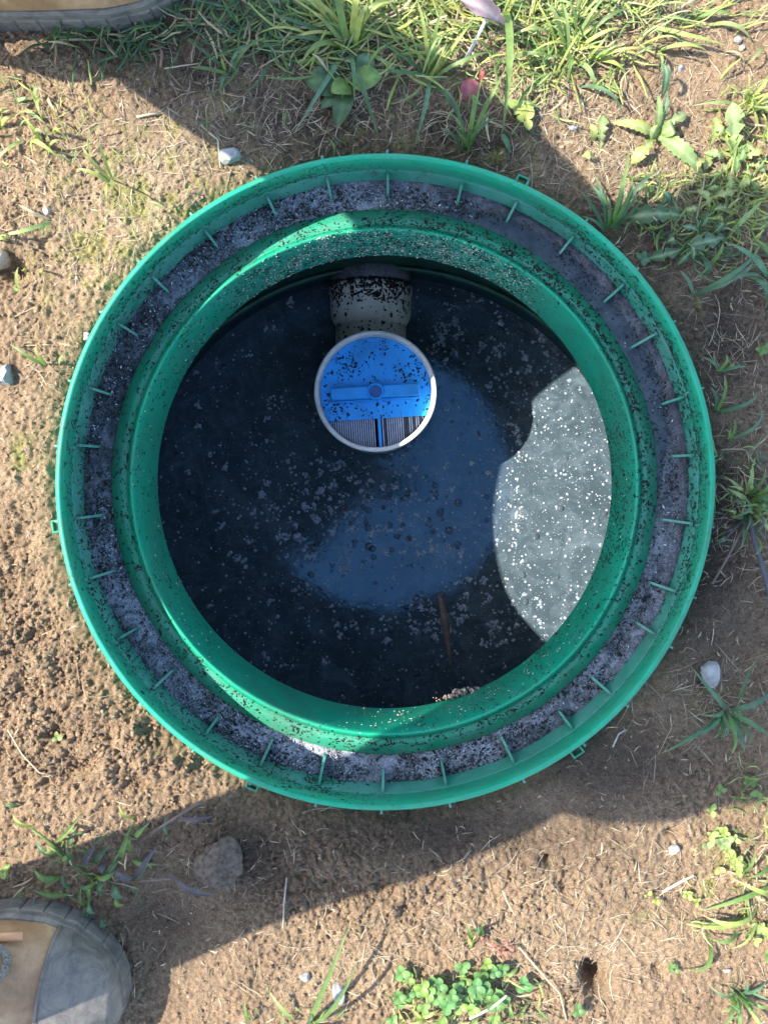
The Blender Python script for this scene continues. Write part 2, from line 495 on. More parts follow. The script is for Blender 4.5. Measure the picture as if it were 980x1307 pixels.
# fast look-up of the ground height on the fine part of the grid
_ix0 = int(np.searchsorted(xs, -.42 - 1e-6)); _iy0 = int(np.searchsorted(ys, -.56 - 1e-6))
def soil_h(x, y):
    x = np.asarray(x, float); y = np.asarray(y, float)
    gx = np.clip((x + .42) / STEP, 0, 2 * .42 / STEP - 1.01) + _ix0; gy = np.clip((y + .56) / STEP, 0, 1.06 / STEP - 1.01) + _iy0
    i = gx.astype(int); j = gy.astype(int); u = gx - i; v = gy - j
    return (Z[j, i] * (1 - u) + Z[j, i + 1] * u) * (1 - v) + (Z[j + 1, i] * (1 - u) + Z[j + 1, i + 1] * u) * v

# ------------------------------------------------------------------ riser
riser = thing('tank_riser', (0, 0, -.165), 'round green plastic tank riser sunk in the soil with black ledge and open hole', 'riser')
v, f = lathe_vf(dz([(.2987, -.0012), (.2975, 0), (.2957, 0), (.2945, -.0012), (.2965, -.03), (.3037, -.084), (.3042, -.09), (.309, -.1), (.325, -.22), (.33, -.22), (.316, -.1), (.3055, -.05), (.3005, -.006)]), 240, wob=.0012, seed=1)
mesh('outer_wall', v, f, M['rim'], riser)
v, f = lathe_vf(dz([(.3039, -.0868), (.3025, -.0905), (.2988, -.1155), (.2985, -.119), (.308, -.119), (.308, -.089)]), 240, wob=.0012, seed=1)
mesh('dusty_ledge', v, f, M['dusty'], riser)
# black ring
nr, nth = 26, 700
rr_ = np.linspace(.2555, .3015, nr); th_ = np.linspace(0, 2 * math.pi, nth, endpoint=False)
RR, TT = np.meshgrid(rr_, th_, indexing='ij')
tx, ty = RR * np.cos(TT), RR * np.sin(TT)
tz = -.1172 * DZ + .0022 * (fbm(tx * 60, ty * 60, 5, 4) - .5) + .8 * .003 * grains(tx, ty, .0034, 15, .2, .8) * (fbm(tx * 18, ty * 18, 6, 3)) \
    + .0035 * sstep(.286, .3, RR) * sstep(.1, .5, np.cos(TT - R(33)))
_a = np.degrees(TT) % 360
def _ab(c, wd): return np.exp(-(((_a - c + 180) % 360 - 180) / wd) ** 2)
_sm = np.clip(.28 + .9 * _ab(112, 28) + .75 * _ab(250, 45) + .5 * _ab(205, 25) + .35 * _ab(310, 40) - .4 * _ab(40, 40) - .2 * _ab(170, 30), .03, 1) * (.45 + 1.1 * fbm(tx * 22, ty * 22, 88, 4)) * (1.15 - .5 * sstep(.28, .30, RR))
scurf_mask = np.repeat(np.clip(_sm, 0, 1).reshape(-1, 1), 3, 1)
It = np.arange(nr * nth).reshape(nr, nth)
Ft = np.stack([It[:-1], np.roll(It, -1, 1)[:-1], np.roll(It, -1, 1)[1:], It[1:]], -1).reshape(-1, 4)
mesh('black_ring', np.stack([tx, ty, tz], -1).reshape(-1, 3), Ft[:, ::-1].copy(), M['tray'], riser, cols=scurf_mask)
v, f = lathe_vf(dz([(.2720, -.127), (.2708, -.119), (.2698, -.1132), (.2688, -.1112), (.2612, -.1058), (.2556, -.1018), (.2542, -.1036), (.2526, -.1034), (.2518, -.1010), (.2510, -.0996), (.2502, -.110), (.2570, -.118), (.2650, -.127)]), 240, wob=.0009, seed=3)
mesh('collar_lip', v, f, M['lip'], riser)
v, f = lathe_vf(dz([(.2513, -.0994), (.2492, -.0970), (.2482, -.0960), (.2474, -.0958), (.2464, -.0966), (.2454, -.101), (.2445, -.111), (.2379, -.196), (.2384, -.1985), (.242, -.2), (.254, -.2), (.2565, -.19), (.2565, -.132), (.2545, -.124), (.2494, -.112)]), 240, wob=.0009, seed=3)
mesh('collar', v, f, M['collar'], riser)
# gusset ribs inside and small fins outside the rim
def rib_mesh(k):
    t = .0012
    zb = -.1165
    prof = [(.3018, -.0885), (.2985, -.0890), (.2850 - .004 * k, -.1095), (.2840 - .004 * k, zb), (.2985, zb), (.3018, -.098)]
    v = [(r, -t, z) for r, z in prof] + [(r, t, z) for r, z in prof]
    v = [(a, b, c * DZ) for a, b, c in v]
    n = len(prof)
    return v, [tuple(range(n - 1, -1, -1)), tuple(range(n, 2 * n))] + [(i, (i + 1) % n, (i + 1) % n + n, i + n) for i in range(n)]
protos = []
for k in range(3):
    v, f = rib_mesh(k)
    me = bpy.data.meshes.new('rib'); me.from_pydata(v, [], f); me.materials.append(M['rib']); protos.append(me)
v, f = box_vf(.3, .3048, -.0010, .0010, -.05, -.009)
mf = bpy.data.meshes.new('outer_fin'); mf.from_pydata(v, [], f); mf.materials.append(M['rib'])
for i in range(30):
    a = R(90 + 12 * i + random.uniform(-1.2, 1.2) - (1.5 if i > 20 else 0))
    o = bpy.data.objects.new('rib', protos[random.choice((0, 0, 1, 2))]); o.rotation_euler = (random.uniform(-.05, .05), 0, a)
    o.parent = riser; o.location = (0, 0, .165); C.objects.link(o)
    o = bpy.data.objects.new('outer_fin', mf); o.rotation_euler = (0, 0, a); o.parent = riser; o.location = (0, 0, .165); C.objects.link(o)
# four loop tabs outside the rim
def tab_mb():
    m = MB()
    for q in ((.3, .3095, -.0060, -.0042), (.3, .3095, .0042, .0060), (.3077, .3095, -.0042, .0042)):
        m.add(*bevbox_vf(q[0], q[1], q[2], q[3], -.022, -.013, .0005))
    return m
m = tab_mb(); vv = np.concatenate(m.v)
mt = bpy.data.meshes.new('loop_tab'); mt.from_pydata(vv.tolist(), [], m.f); mt.materials.append(M['lip'])
for a in (65.5, -54.6, 246.5, 187.7):
    o = bpy.data.objects.new('loop_tab', mt); o.rotation_euler = (0, 0, R(a)); o.parent = riser; o.location = (0, 0, .165); C.objects.link(o)

# puddle lying on the upper right of the black ring
a0, a1, na, nrr = R(-4), R(86), 170, 14
th = np.linspace(a0, a1, na); uu = np.linspace(0, 1, nrr)
v = []
for t_ in th:
    e = min(1, (t_ - a0) / .35, (a1 - t_) / .35)
    nz = float(fbm(np.array([t_ * 9.0]), np.array([1.3]), 12, 4)[0]); nz2 = float(fbm(np.array([t_ * 26.0]), np.array([4.3]), 19, 3)[0])
    r0 = .2672; r1 = .2677 + max(0, e) * (.016 + .017 * nz + .012 * (nz2 - .5))
    for u in uu:
        r = r0 + (r1 - r0) * u
        v.append((r * math.cos(t_), r * math.sin(t_), -.1148 * DZ - .0012 * u * u))
I = np.arange(na * nrr).reshape(na, nrr)
F = np.stack([I[:-1, :-1], I[:-1, 1:], I[1:, 1:], I[1:, :-1]], -1).reshape(-1, 4)
tag(mesh('puddle', v, F, M['puddle']), kind='structure')

# ------------------------------------------------------------------ tank below, water
tank = thing('septic_tank', (0, -.062, -.7), 'dark green tank shaft below the collar around the water', 'tank')
v, f = lathe_vf([(.362, -.155), (.362, -.7), (.37, -.7), (.37, -.155)], 160, 0, -.062)
mesh('shaft_wall', v, f, M['tank'], tank)
n = 160; v = []; f = []
for i in range(n):
    a = 2 * math.pi * i / n
    v += [(.245 * math.cos(a), .245 * math.sin(a), -.152), (.369 * math.cos(a), -.062 + .369 * math.sin(a), -.152), (.245 * math.cos(a), .245 * math.sin(a), -.1545), (.369 * math.cos(a), -.062 + .369 * math.sin(a), -.1545)]
for i in range(n):
    a, b = 4 * i, 4 * ((i + 1) % n)
    f += [(a, b, b + 1, a + 1), (a + 2, a + 3, b + 3, b + 2)]
mesh('shaft_ceiling', v, f, M['tank'], tank)
# thin ridge round the shaft wall
v, f = lathe_vf([(.3605, -.49), (.355, -.495), (.355, -.501), (.3605, -.504)], 120, 0, -.062)
mesh('shaft_ridge', v, f, M['tank'], tank)

WZ = -.5775
n = 96
v = [(0, -.062, WZ)]; f = []
for i in range(n):
    a = 2 * math.pi * i / n
    v.append((.363 * math.cos(a), -.062 + .363 * math.sin(a), WZ))
f = [(0, i + 1, (i + 1) % n + 1) for i in range(n)]
tag(mesh('water', v, f, M['water'], None, (0, -.062, WZ)), kind='structure')

# ------------------------------------------------------------------ outlet pipe + filter housing
FX, FY, FZ = -.012, .116, -.385
house = thing('outlet_tee', (FX, FY, WZ), 'white plastic outlet tee with dirty hub and pipe running to the tank wall', 'pipe')
v, f = lathe_vf([(.0783, FZ - .002), (.0770, FZ), (.0735, FZ), (.0722, FZ - .002), (.0705, FZ - .05), (.0705, -.62), (.0760, -.62), (.0775, FZ - .03)], 96, FX, FY, wob=.0006, seed=2)
mesh('housing_ring', v, f, M['ring'], house)
def ypipe(prof, name, m_, z0, x0=-.02):
    v = []; f = []; n = 56
    for y, r in prof:
        for k in range(n):
            q = 2 * math.pi * k / n
            v.append((x0 + r * math.cos(q), y, z0 + r * math.sin(q)))
    for i in range(len(prof) - 1):
        for k in range(n):
            k2 = (k + 1) % n
            f.append((i * n + k, (i + 1) * n + k, (i + 1) * n + k2, i * n + k2))
    f.append(tuple(range(n))); f.append(tuple((len(prof) - 1) * n + k for k in range(n - 1, -1, -1)))
    return mesh(name, v, f, m_, house)
PZ = -.536
ypipe([(.165, .050), (.226, .050)], 'pipe', M['pvc'], PZ)
ypipe([(.222, .0505), (.230, .055), (.236, .0570), (.262, .0575), (.268, .0588), (.276, .0588), (.2785, .057)], 'hub', M['pvc'], PZ)
ypipe([(.2775, .0545), (.281, .0550), (.288, .0575), (.292, .0575), (.31, .0550)], 'wall_pipe', M['pvc_black'], PZ)

cart = thing('filter_cartridge', (FX, FY, FZ - .03), 'blue plastic filter with bar handle sitting inside the white pipe ring', 'filter')
TA = R(3.6); ca, sa = math.cos(TA), math.sin(TA)
def loc(x, y, z): return (FX + x * ca - y * sa, FY + x * sa + y * ca, FZ + z)
def locv(vs): return [loc(*p) for p in vs]
# plate: disc cut by a chord
rp, ych = .0712, -.034
a0 = math.asin(ych / rp)
ring = [(rp * math.cos(a), rp * math.sin(a)) for a in np.linspace(a0, math.pi - a0, 60)]
mb = MB()
nP = len(ring)
top = [(x, y, -.017) for x, y in ring] + [(x, y, -.021) for x, y in ring]
mb.add(locv(top), [tuple(range(nP)), tuple(range(2 * nP - 1, nP - 1, -1))] + [(i, i + nP, (i + 1) % nP + nP, (i + 1) % nP) for i in range(nP)])
mb.build('plate', M['blue'], cart, False)
# creases raised on the plate
for (x0, y0, x1, y1) in ((-.001, .066, -.016, .045), (.003, .064, .016, .040), (-.0165, .042, -.0165, .012), (.0155, .040, .0155, .012), (-.012, -.012, -.012, -.032), (.017, -.012, .017, -.032)):
    d = Vector((x1 - x0, y1 - y0)).normalized() * .0006; p = Vector((-d.y, d.x))
    v = [(x0 + p.x, y0 + p.y, -.0175), (x0 - p.x, y0 - p.y, -.0175), (x1 - p.x, y1 - p.y, -.0175), (x1 + p.x, y1 + p.y, -.0175)]
    v = v + [(a, b, -.0162) for a, b, c in v]
    mesh('ridge', locv(v), [(4, 5, 6, 7), (0, 1, 5, 4), (1, 2, 6, 5), (2, 3, 7, 6), (3, 0, 4, 7)], M['blue'], cart, smooth=False)
mb = MB()
v, f = bevbox_vf(-.0575, .0565, -.0085, .0075, -.008, -.002, .0012); mb.add(locv(v), f)
for x0 in (-.0575, .0515):
    v, f = box_vf(x0, x0 + .005, -.0083, .0073, -.0175, -.0079); mb.add(locv(v), f)
v, f = bevbox_vf(-.0585, .0575, -.0115, -.0087, -.0172, -.012, .0006); mb.add(locv(v), f)
hd = mb.build('handle', M['blue'], cart, False)
v, f = lathe_vf([(.0112, -.0), (.0105, .0014), (.0085, .0014), (.0078, 0), (.0076, -.0015), (.0112, -.0015)], 40)
mesh('hub_ring', locv(v), f, M['blue'], hd)
v = [(.0077 * math.cos(a), .0077 * math.sin(a), -.0014) for a in np.linspace(0, 2 * math.pi, 24, endpoint=False)]
mesh('hub_hole', locv(v), [tuple(range(24))], simple('hub_shade_blue', (.008, .09, .33), .5), hd, smooth=False)  # flat disc whose darker blue stands in for shade inside the hole
# screen fins
for i in range(44):
    x = -.0625 + i * .0029
    if abs(x - .002) < .0042: continue
    yb = -math.sqrt(max(1e-5, .0705 ** 2 - x * x))
    if yb > -.037: continue
    v, f = box_vf(x - .0006, x + .0006, yb, -.030, -.06, -.0225 - random.uniform(0, .0012))
    mesh('fin', locv(v), f, M['fin'] if x < 0 else (M['fin_dark'] if random.random() < .35 else M['fin']), cart, smooth=False)
v, f = box_vf(.0005, .0045, -.0701, -.030, -.06, -.0215); mesh('centre_bar', locv(v), f, M['blue'], cart, smooth=False)
v = [(.0708 * math.cos(a), .0708 * math.sin(a), -.061) for a in np.linspace(0, 2 * math.pi, 48, endpoint=False)]
mesh('screen_floor', locv(v), [tuple(range(48))], simple('screen_floor_black', (.01, .01, .012), .5), cart, smooth=False)  # flat black disc closing the screen below the fins

# ------------------------------------------------------------------ fine scatter: flecks, crumbs, foam
OCT_V = np.array([(1, 0, 0), (-1, 0, 0), (0, 1, 0), (0, -1, 0), (0, 0, 1), (0, 0, -1)], float)
OCT_F = np.array([(0, 2, 4), (2, 1, 4), (1, 3, 4), (3, 0, 4), (2, 0, 5), (1, 2, 5), (3, 1, 5), (0, 3, 5)])
t_ = (1 + 5 ** .5) / 2
ICO_V = np.array([(-1, t_, 0), (1, t_, 0), (-1, -t_, 0), (1, -t_, 0), (0, -1, t_), (0, 1, t_), (0, -1, -t_), (0, 1, -t_), (t_, 0, -1), (t_, 0, 1), (-t_, 0, -1), (-t_, 0, 1)]) / 1.9
ICO_F = np.array([(0, 11, 5), (0, 5, 1), (0, 1, 7), (0, 7, 10), (0, 10, 11), (1, 5, 9), (5, 11, 4), (11, 10, 2), (10, 7, 6), (7, 1, 8), (3, 9, 4), (3, 4, 2), (3, 2, 6), (3, 6, 8), (3, 8, 9), (4, 9, 5), (2, 4, 11), (6, 2, 10), (8, 6, 7), (9, 8, 1)])
def scatter(name, pos, size, mat_, colr, shape='oct', nrm=None, elong=2.2, flat=.35, parent=None, jit=.0):
    V0, F0 = (OCT_V, OCT_F) if shape == 'oct' else (ICO_V, ICO_F)
    n = len(pos); k = len(V0)
    size = np.broadcast_to(size, (n,))
    nrm = np.tile(np.array([[0, 0, 1.]]), (n, 1)) if nrm is None else nrm
    a = rng.normal(size=(n, 3)); a -= (a * nrm).sum(1)[:, None] * nrm; a /= np.linalg.norm(a, axis=1)[:, None]
    b = np.cross(nrm, a)
    el = 1 + (elong - 1) * rng.random(n)
    v = V0[None] * (1 + jit * (rng.random((n, k, 1)) - .5))
    v = (v[:, :, 0:1] * el[:, None, None] * a[:, None] + v[:, :, 1:2] * b[:, None] + v[:, :, 2:3] * flat * nrm[:, None]) * size[:, None, None] + pos[:, None]
    F_ = (F0[None] + (np.arange(n) * k)[:, None, None]).reshape(-1, 3)
    c = np.repeat(colr, k, 0)
    o = mesh(name, v.reshape(-1, 3), F_, mat_, parent, None, shape == 'ico' and False, c)
    return o
def pick(cols_, n): return np.array(cols_)[rng.integers(0, len(cols_), n)] * (0.7 + .6 * rng.random((n, 1)))
DARK = [(.012, .012, .013), (.02, .018, .016), (.03, .024, .018), (.015, .013, .012)]
PALE = [(.42, .43, .48), (.33, .36, .44), (.55, .53, .5), (.25, .28, .36)]
def prof_scatter(n, prof, dens, seed):
    """points on a lathe profile; dens(theta) 0..1"""
    out = []; nr_ = []
    pr = np.array(dz(prof)); seg = np.hypot(*(pr[1:] - pr[:-1]).T); cum = np.concatenate([[0], np.cumsum(seg)]) / seg.sum()
    while len(out) < n:
        th = rng.random() * 2 * math.pi; s = rng.random()
        cl = vnoise(np.array([th * 22.0]), np.array([s * 4.0]), seed)[0]
        if rng.random() > dens(th, s) * (.25 + 1.4 * cl ** 2.2): continue
        i = min(int(np.searchsorted(cum, s)) - 1, len(seg) - 1); i = max(i, 0); u = (s - cum[i]) / (cum[i + 1] - cum[i])
        r, z = pr[i] + (pr[i + 1] - pr[i]) * u
        d = pr[i + 1] - pr[i]; nn = np.array([d[1], -d[0]]); nn /= np.linalg.norm(nn)
        if nn[1] < 0 and abs(nn[1]) > .5: nn = -nn
        if nn[0] > 0 and abs(nn[1]) <= .5: nn = -nn
        r += nn[0] * .0003; z += nn[1] * .0003
        out.append((r * math.cos(th), r * math.sin(th), z)); nr_.append((nn[0] * math.cos(th), nn[0] * math.sin(th), nn[1]))
    return np.array(out), np.array(nr_)
def ang(th, c, wdt): return math.exp(-((math.atan2(math.sin(th - R(c)), math.cos(th - R(c)))) / R(wdt)) ** 2)
pos, nn = prof_scatter(5200, [(.2472, -.0958), (.2454, -.101), (.2445, -.111), (.2379, -.196)], lambda t, s: .12 + .9 * ang(t, 52, 42) + .55 * ang(t, 15, 30) + .25 * ang(t, 110, 30), 3)
parts = [(pos, nn)]
parts.append(prof_scatter(3000, [(.2688, -.1112), (.2612, -.1058), (.2556, -.1018), (.2542, -.1036), (.2526, -.1034), (.2513, -.0994), (.2480, -.0959)], lambda t, s: (.35 + .5 * ang(t, 40, 60)) * (1.0 if .35 < s < .75 else .4), 5))
parts.append(prof_scatter(4600, [(.2945, -.0012), (.2965, -.03), (.3037, -.084)], lambda t, s: (.16 + .55 * ang(t, 30, 70) + .35 * ang(t, 120, 40) + .45 * ang(t, 278, 24)) * (.25 + .9 * s), 7))
parts.append(prof_scatter(3200, [(.3037, -.086), (.2988, -.1155)], lambda t, s: .5, 9))
pos = np.concatenate([p for p, _ in parts]); nn = np.concatenate([q for _, q in parts])
o = scatter('dirt_fleck', pos, (.0005 + .0007 * rng.random(len(pos)) ** 2) * np.where(rng.random(len(pos)) < .05, 1.6, .95), M['fleck'], pick(DARK, len(pos)), 'oct', nn, 2.6, .45)
tag(o, 'tiny dark specks of dirt stuck over the green plastic riser walls', 'dirt', kind='stuff')
# pale crumbs where the washed patch lies on top of the collar wall
pos, nn = prof_scatter(2000, [(.2472, -.0958), (.2454, -.101), (.2445, -.111), (.2379, -.196)], lambda t, s: .02 + 1.0 * ang(t, 74, 17) + .7 * ang(t, 108, 14) + .06 * ang(t, 270, 40), 13)
o = scatter('pale_crumb', pos, .0006 + .0007 * rng.random(len(pos)) ** 2, M['fleck'], pick([(.4, .42, .33), (.3, .4, .32), (.5, .42, .3), (.22, .3, .24)], len(pos)), 'oct', nn, 2.0, .5)
tag(o, 'pale crumbs of dirt clinging to the top of the green collar wall', 'dirt', kind='stuff')
# debris lying on the black ring
def ring_points(n, seed):
    th = rng.random(n * 4) * 2 * math.pi; r = .268 + .0315 * rng.random(n * 4)
    x, y = r * np.cos(th), r * np.sin(th)
    keep = rng.random(n * 4) < sstep(.3, .75, fbm(x * 26, y * 26, seed, 4)) + .1
    x, y = x[keep][:n], y[keep][:n]
    return np.stack([x, y, np.full(len(x), -.1158 * DZ) + .001 * rng.random(len(x))], -1)
pos = ring_points(4600, 23); n = len(pos)
nn = rng.normal(size=(n, 3)) * .35 + np.array([0, 0, 1.]); nn /= np.linalg.norm(nn, axis=1)[:, None]
o = scatter('ring_debris', pos, .0005 + .0008 * rng.random(n) ** 2.5, M['fleck'], pick(DARK + DARK[:2] + [(.07, .05, .04)], n), 'oct', nn, 2.4, .4)
tag(o, 'dark wet flakes of debris lying on the black ring', 'debris', kind='stuff')
pos = ring_points(2600, 57); n = len(pos)
keep = (np.degrees(np.arctan2(pos[:, 1], pos[:, 0])) % 360); wet = np.exp(-((keep - 42) / 36) ** 2)
pos = pos[rng.random(n) > np.clip(wet * .85 + .35 - .5 * np.exp(-((keep - 112) / 35) ** 2) - .35 * np.exp(-((keep - 250) / 55) ** 2), 0, .95)]; n = len(pos)
nn = rng.normal(size=(n, 3)) * .3 + np.array([0, 0, 1.]); nn /= np.linalg.norm(nn, axis=1)[:, None]
o = scatter('pale_scurf', pos, .0003 + .0008 * rng.random(n) ** 2.5, M['fleck'], pick(PALE, n), 'oct', nn, 3.2, .25)
tag(o, 'pale grey flakes scattered over the black ring', 'debris', kind='stuff')
# flecks on the blue filter and on the pipe
n = 1700
x = rng.uniform(-.07, .07, n); y = rng.uniform(-.034, .07, n)
k = (x * x + y * y < .070 ** 2) & (rng.random(n) < (.12 + 1.0 * sstep(.45, .7, vnoise(x * 70 + 9, y * 70, 4)) * (.3 + 10 * np.hypot(x, y))))
k &= ~((abs(y) < .0115) & (abs(x) < .0585))
pts = np.array([loc(a, b, -.0166) for a, b in zip(x[k], y[k])])
o = scatter('filter_fleck', pts, (.0005 + .0008 * rng.random(len(pts)) ** 2) * np.where(rng.random(len(pts)) < .15, 1.7, 1.0), M['fleck'], pick(DARK, len(pts)), 'oct', None, 2.2, .4)
tag(o, 'black specks of sludge on the blue filter plate', 'dirt', kind='stuff')
n = 3600
yy = rng.uniform(.2, .31, n); q = rng.uniform(R(20), R(160), n)
k = rng.random(n) < .06 + 1.0 * sstep(.240, .268, yy) * vnoise(yy * 120, q * 7, 6) * 1.6
yy, q = yy[k], q[k]
rr = np.where(yy < .226, .0503, np.where(yy < .264, .0578, np.where(yy < .2785, .0591, .0553)))
pts = np.stack([-.02 + rr * np.cos(q), yy, PZ + rr * np.sin(q)], -1); nn = np.stack([np.cos(q), np.zeros_like(q), np.sin(q)], -1)
o = scatter('pipe_fleck', pts, .0008 + .0014 * rng.random(len(pts)) ** 2, M['fleck'], pick(DARK, len(pts)), 'oct', nn, 2.4, .4)
tag(o, 'black specks of sludge on the dirty white pipe', 'dirt', kind='stuff')

# foam and bubbles on the water
WK = (CAMZ - WZ) / FPX
def cap_mesh(pts, rad, hk, seg=8):
    V = []; F_ = []
    th = np.linspace(0, 2 * math.pi, seg, endpoint=False)
    base = []
    for rr_, zz in ((1, 0), (.82, .45), (.45, .82)):
        for a in th: base.append((rr_ * math.cos(a), rr_ * math.sin(a), zz))
    base.append((0, 0, 1)); base = np.array(base)
    ff = []
    for i in range(2):
        for j in range(seg):
            ff += [(i * seg + j, i * seg + (j + 1) % seg, (i + 1) * seg + (j + 1) % seg), (i * seg + j, (i + 1) * seg + (j + 1) % seg, (i + 1) * seg + j)]
    for j in range(seg): ff.append((2 * seg + j, 2 * seg + (j + 1) % seg, 3 * seg))
    ff = np.array(ff); k = len(base); n = len(pts)
    st = 1 + .25 * rng.random((n, 1, 1))
    v = base[None] * np.concatenate([np.ones((n, 1, 1)) * st, np.ones((n, 1, 1)), np.ones((n, 1, 1)) * hk], 2) * rad[:, None, None]
    a = rng.random(n) * 6.3; c, s = np.cos(a), np.sin(a)
    x = v[:, :, 0] * c[:, None] - v[:, :, 1] * s[:, None]; y = v[:, :, 0] * s[:, None] + v[:, :, 1] * c[:, None]
    v = np.stack([x, y, v[:, :, 2]], -1) + pts[:, None]
    return v.reshape(-1, 3), (ff[None] + (np.arange(n) * k)[:, None, None]).reshape(-1, 3)
def wp(px, py): return np.stack([(px - 491) * WK, (615 - py) * WK, np.full_like(px, WZ + .0003)], -1)
def in_water(px, py): return (np.hypot(px - 491, py - 615) < 292) & (np.hypot(px - 479, py - 512) > 70) & ~((abs(px - 473) < 52) & (py < 440))
n = 10000
px = rng.uniform(200, 785, n); py = rng.uniform(330, 905, n)
lit = blob(*[a for a in (P(px, py).reshape(2, -1))], 730, 640, 95, 190)
dens = .20 + .9 * lit + .35 * np.exp(-(((px - 520) / 190) ** 2 + ((py - 660) / 130) ** 2)) + .1
dens *= .45 + 1.1 * fbm(px / 55, py / 55, 5, 3)
k = in_water(px, py) & (rng.random(n) < dens)
px, py = px[k], py[k]
rad = .0005 + .0016 * rng.random(len(px)) ** 5
v, f = cap_mesh(wp(px, py), rad, .55)
tag(mesh('foam_dot', v, f, M['foam'], None, None), 'small white foam dots floating all over the dark water', 'foam', kind='stuff')
# larger clear bubbles
n = 2300
px = rng.uniform(210, 780, n); py = rng.uniform(335, 900, n)
dens = .06 + .75 * np.exp(-(((px - 470) / 150) ** 2 + ((py - 665) / 85) ** 2)) + .5 * np.exp(-(((px - 620) / 60) ** 2 + ((py - 480) / 60) ** 2)) + .45 * np.exp(-(((px - 640) / 70) ** 2 + ((py - 400) / 45) ** 2)) + .35 * np.exp(-(((px - 555) / 120) ** 2 + ((py - 780) / 40) ** 2)) + .5 * np.exp(-(((px - 500) / 60) ** 2 + ((py - 600) / 25) ** 2))
dens *= .3 + 1.4 * fbm(px / 40, py / 40, 15, 3)
k = in_water(px, py) & (rng.random(n) < dens)
px, py = px[k], py[k]
v, f = cap_mesh(wp(px, py), .0015 + .0044 * rng.random(len(px)) ** 2.6, .62, 12)
tag(mesh('clear_bubble', v, f, M['bubble'], None, None), 'larger clear bubbles clustered on the dark water', 'bubbles', kind='stuff')
# white foam clumps
pts = []
for (qx, qy, sx, sy, cnt) in ((662, 584, 3, 6, 16), (660, 622, 2, 7, 8), (662, 653, 4, 9, 26), (659, 672, 3, 6, 12), (655, 695, 6, 5, 14), (666, 716, 3, 3, 8), (690, 545, 9, 8, 8), (395, 345, 26, 8, 60), (567, 420, 6, 14, 34), (556, 445, 7, 18, 40), (570, 392, 12, 7, 22), (348, 660, 8, 20, 22), (355, 520, 12, 8, 16), (345, 510, 8, 8, 12), (570, 705, 8, 12, 18), (560, 785, 14, 6, 16), (360, 845, 20, 8, 12)):
    pts.append(np.stack([qx + rng.normal(size=cnt) * sx * .7, qy + rng.normal(size=cnt) * sy * .7], -1))
pts = np.concatenate(pts); k = in_water(pts[:, 0], pts[:, 1]); pts = pts[k]
v, f = cap_mesh(wp(pts[:, 0], pts[:, 1]), .0007 + .0016 * rng.random(len(pts)) ** 2.5, .5)
def foam_patches(n):
    out = []; ra = []
    for i in range(n):
        k_ = random.random()
        if k_ < .5: cx_, cy_ = random.gauss(440, 75), random.gauss(650, 55)
        elif k_ < .7: cx_, cy_ = random.gauss(560, 70), random.gauss(785, 22)
        elif k_ < .85: cx_, cy_ = random.gauss(640, 45), random.gauss(430, 60)
        else: cx_, cy_ = random.uniform(240, 740), random.uniform(360, 860)
        for j in range(random.choice((1, 2, 3, 4, 6, 9))):
            out.append((cx_ + random.gauss(0, 2.6), cy_ + random.gauss(0, 2.6))); ra.append(random.uniform(.0008, .0030))
    return np.array(out), np.array(ra)
q_, ra_ = foam_patches(400); kk = in_water(q_[:, 0], q_[:, 1])
v2, f2 = cap_mesh(wp(q_[kk, 0], q_[kk, 1]), ra_[kk], .3)
tag(mesh('foam_film', v2, f2, M['film'], None, None), 'thin bluish films of bubbles gathered in small patches on the dark water', 'bubbles', kind='stuff')
tag(mesh('foam_clump', v, f, M['foam'], None, None), 'clumps of whitish foam drifting on the water', 'foam', kind='stuff')

rp_ = [((558 + 17 * t_ ** .6 - 491) * WK, (615 - (757 + 95 * t_)) * WK, WZ + .001) for t_ in np.linspace(0, 1, 14)]  # streak of reflection on the water modelled as an object, not a root
v, f = tube_vf(rp_, [.0015 + .0055 * math.sin(math.pi * min(1, .12 + .88 * t_)) ** 1.2 * (1 - .5 * t_) for t_ in np.linspace(0, 1, 14)], 8, .25)
tag(mesh('root', v, f, simple('streak_brown', (.17, .13, .095), .35, .4, 60)), 'dull brown curved streak standing in for a reflection on the dark water', 'root')

# ------------------------------------------------------------------ plants
def blade_vf(p0, p1, wid, hmid, htip, bow=0.0, z0=None, n=8, fold=.25, base_w=.55):
    """grass blade between two ground points (metres); returns verts, faces"""
    p0 = np.array(p0, float); p1 = np.array(p1, float)
    d = p1 - p0; L = np.hypot(*d) + 1e-6; d /= L; q = np.array([-d[1], d[0]])
    if z0 is None: z0 = float(soil_h(np.array([p0[0]]), np.array([p0[1]]))[0]) - .001
    v = []; f = []
    for i in range(n + 1):
        t = i / n
        c = p0 + d * L * t + q * bow * L * 4 * t * (1 - t)
        z = z0 + htip * t + hmid * 4 * t * (1 - t)
        ww = wid * .5 * min(1, base_w + 2.2 * t) * (1 - t ** 2.6) + .00015
        for s in (-1, 0, 1):
            v.append((c[0] + q[0] * ww * s, c[1] + q[1] * ww * s, z + (abs(s) * fold * ww)))
    for i in range(n):
        a = i * 3
        f += [(a, a + 1, a + 4, a + 3), (a + 1, a + 2, a + 5, a + 4)]
    return v, f
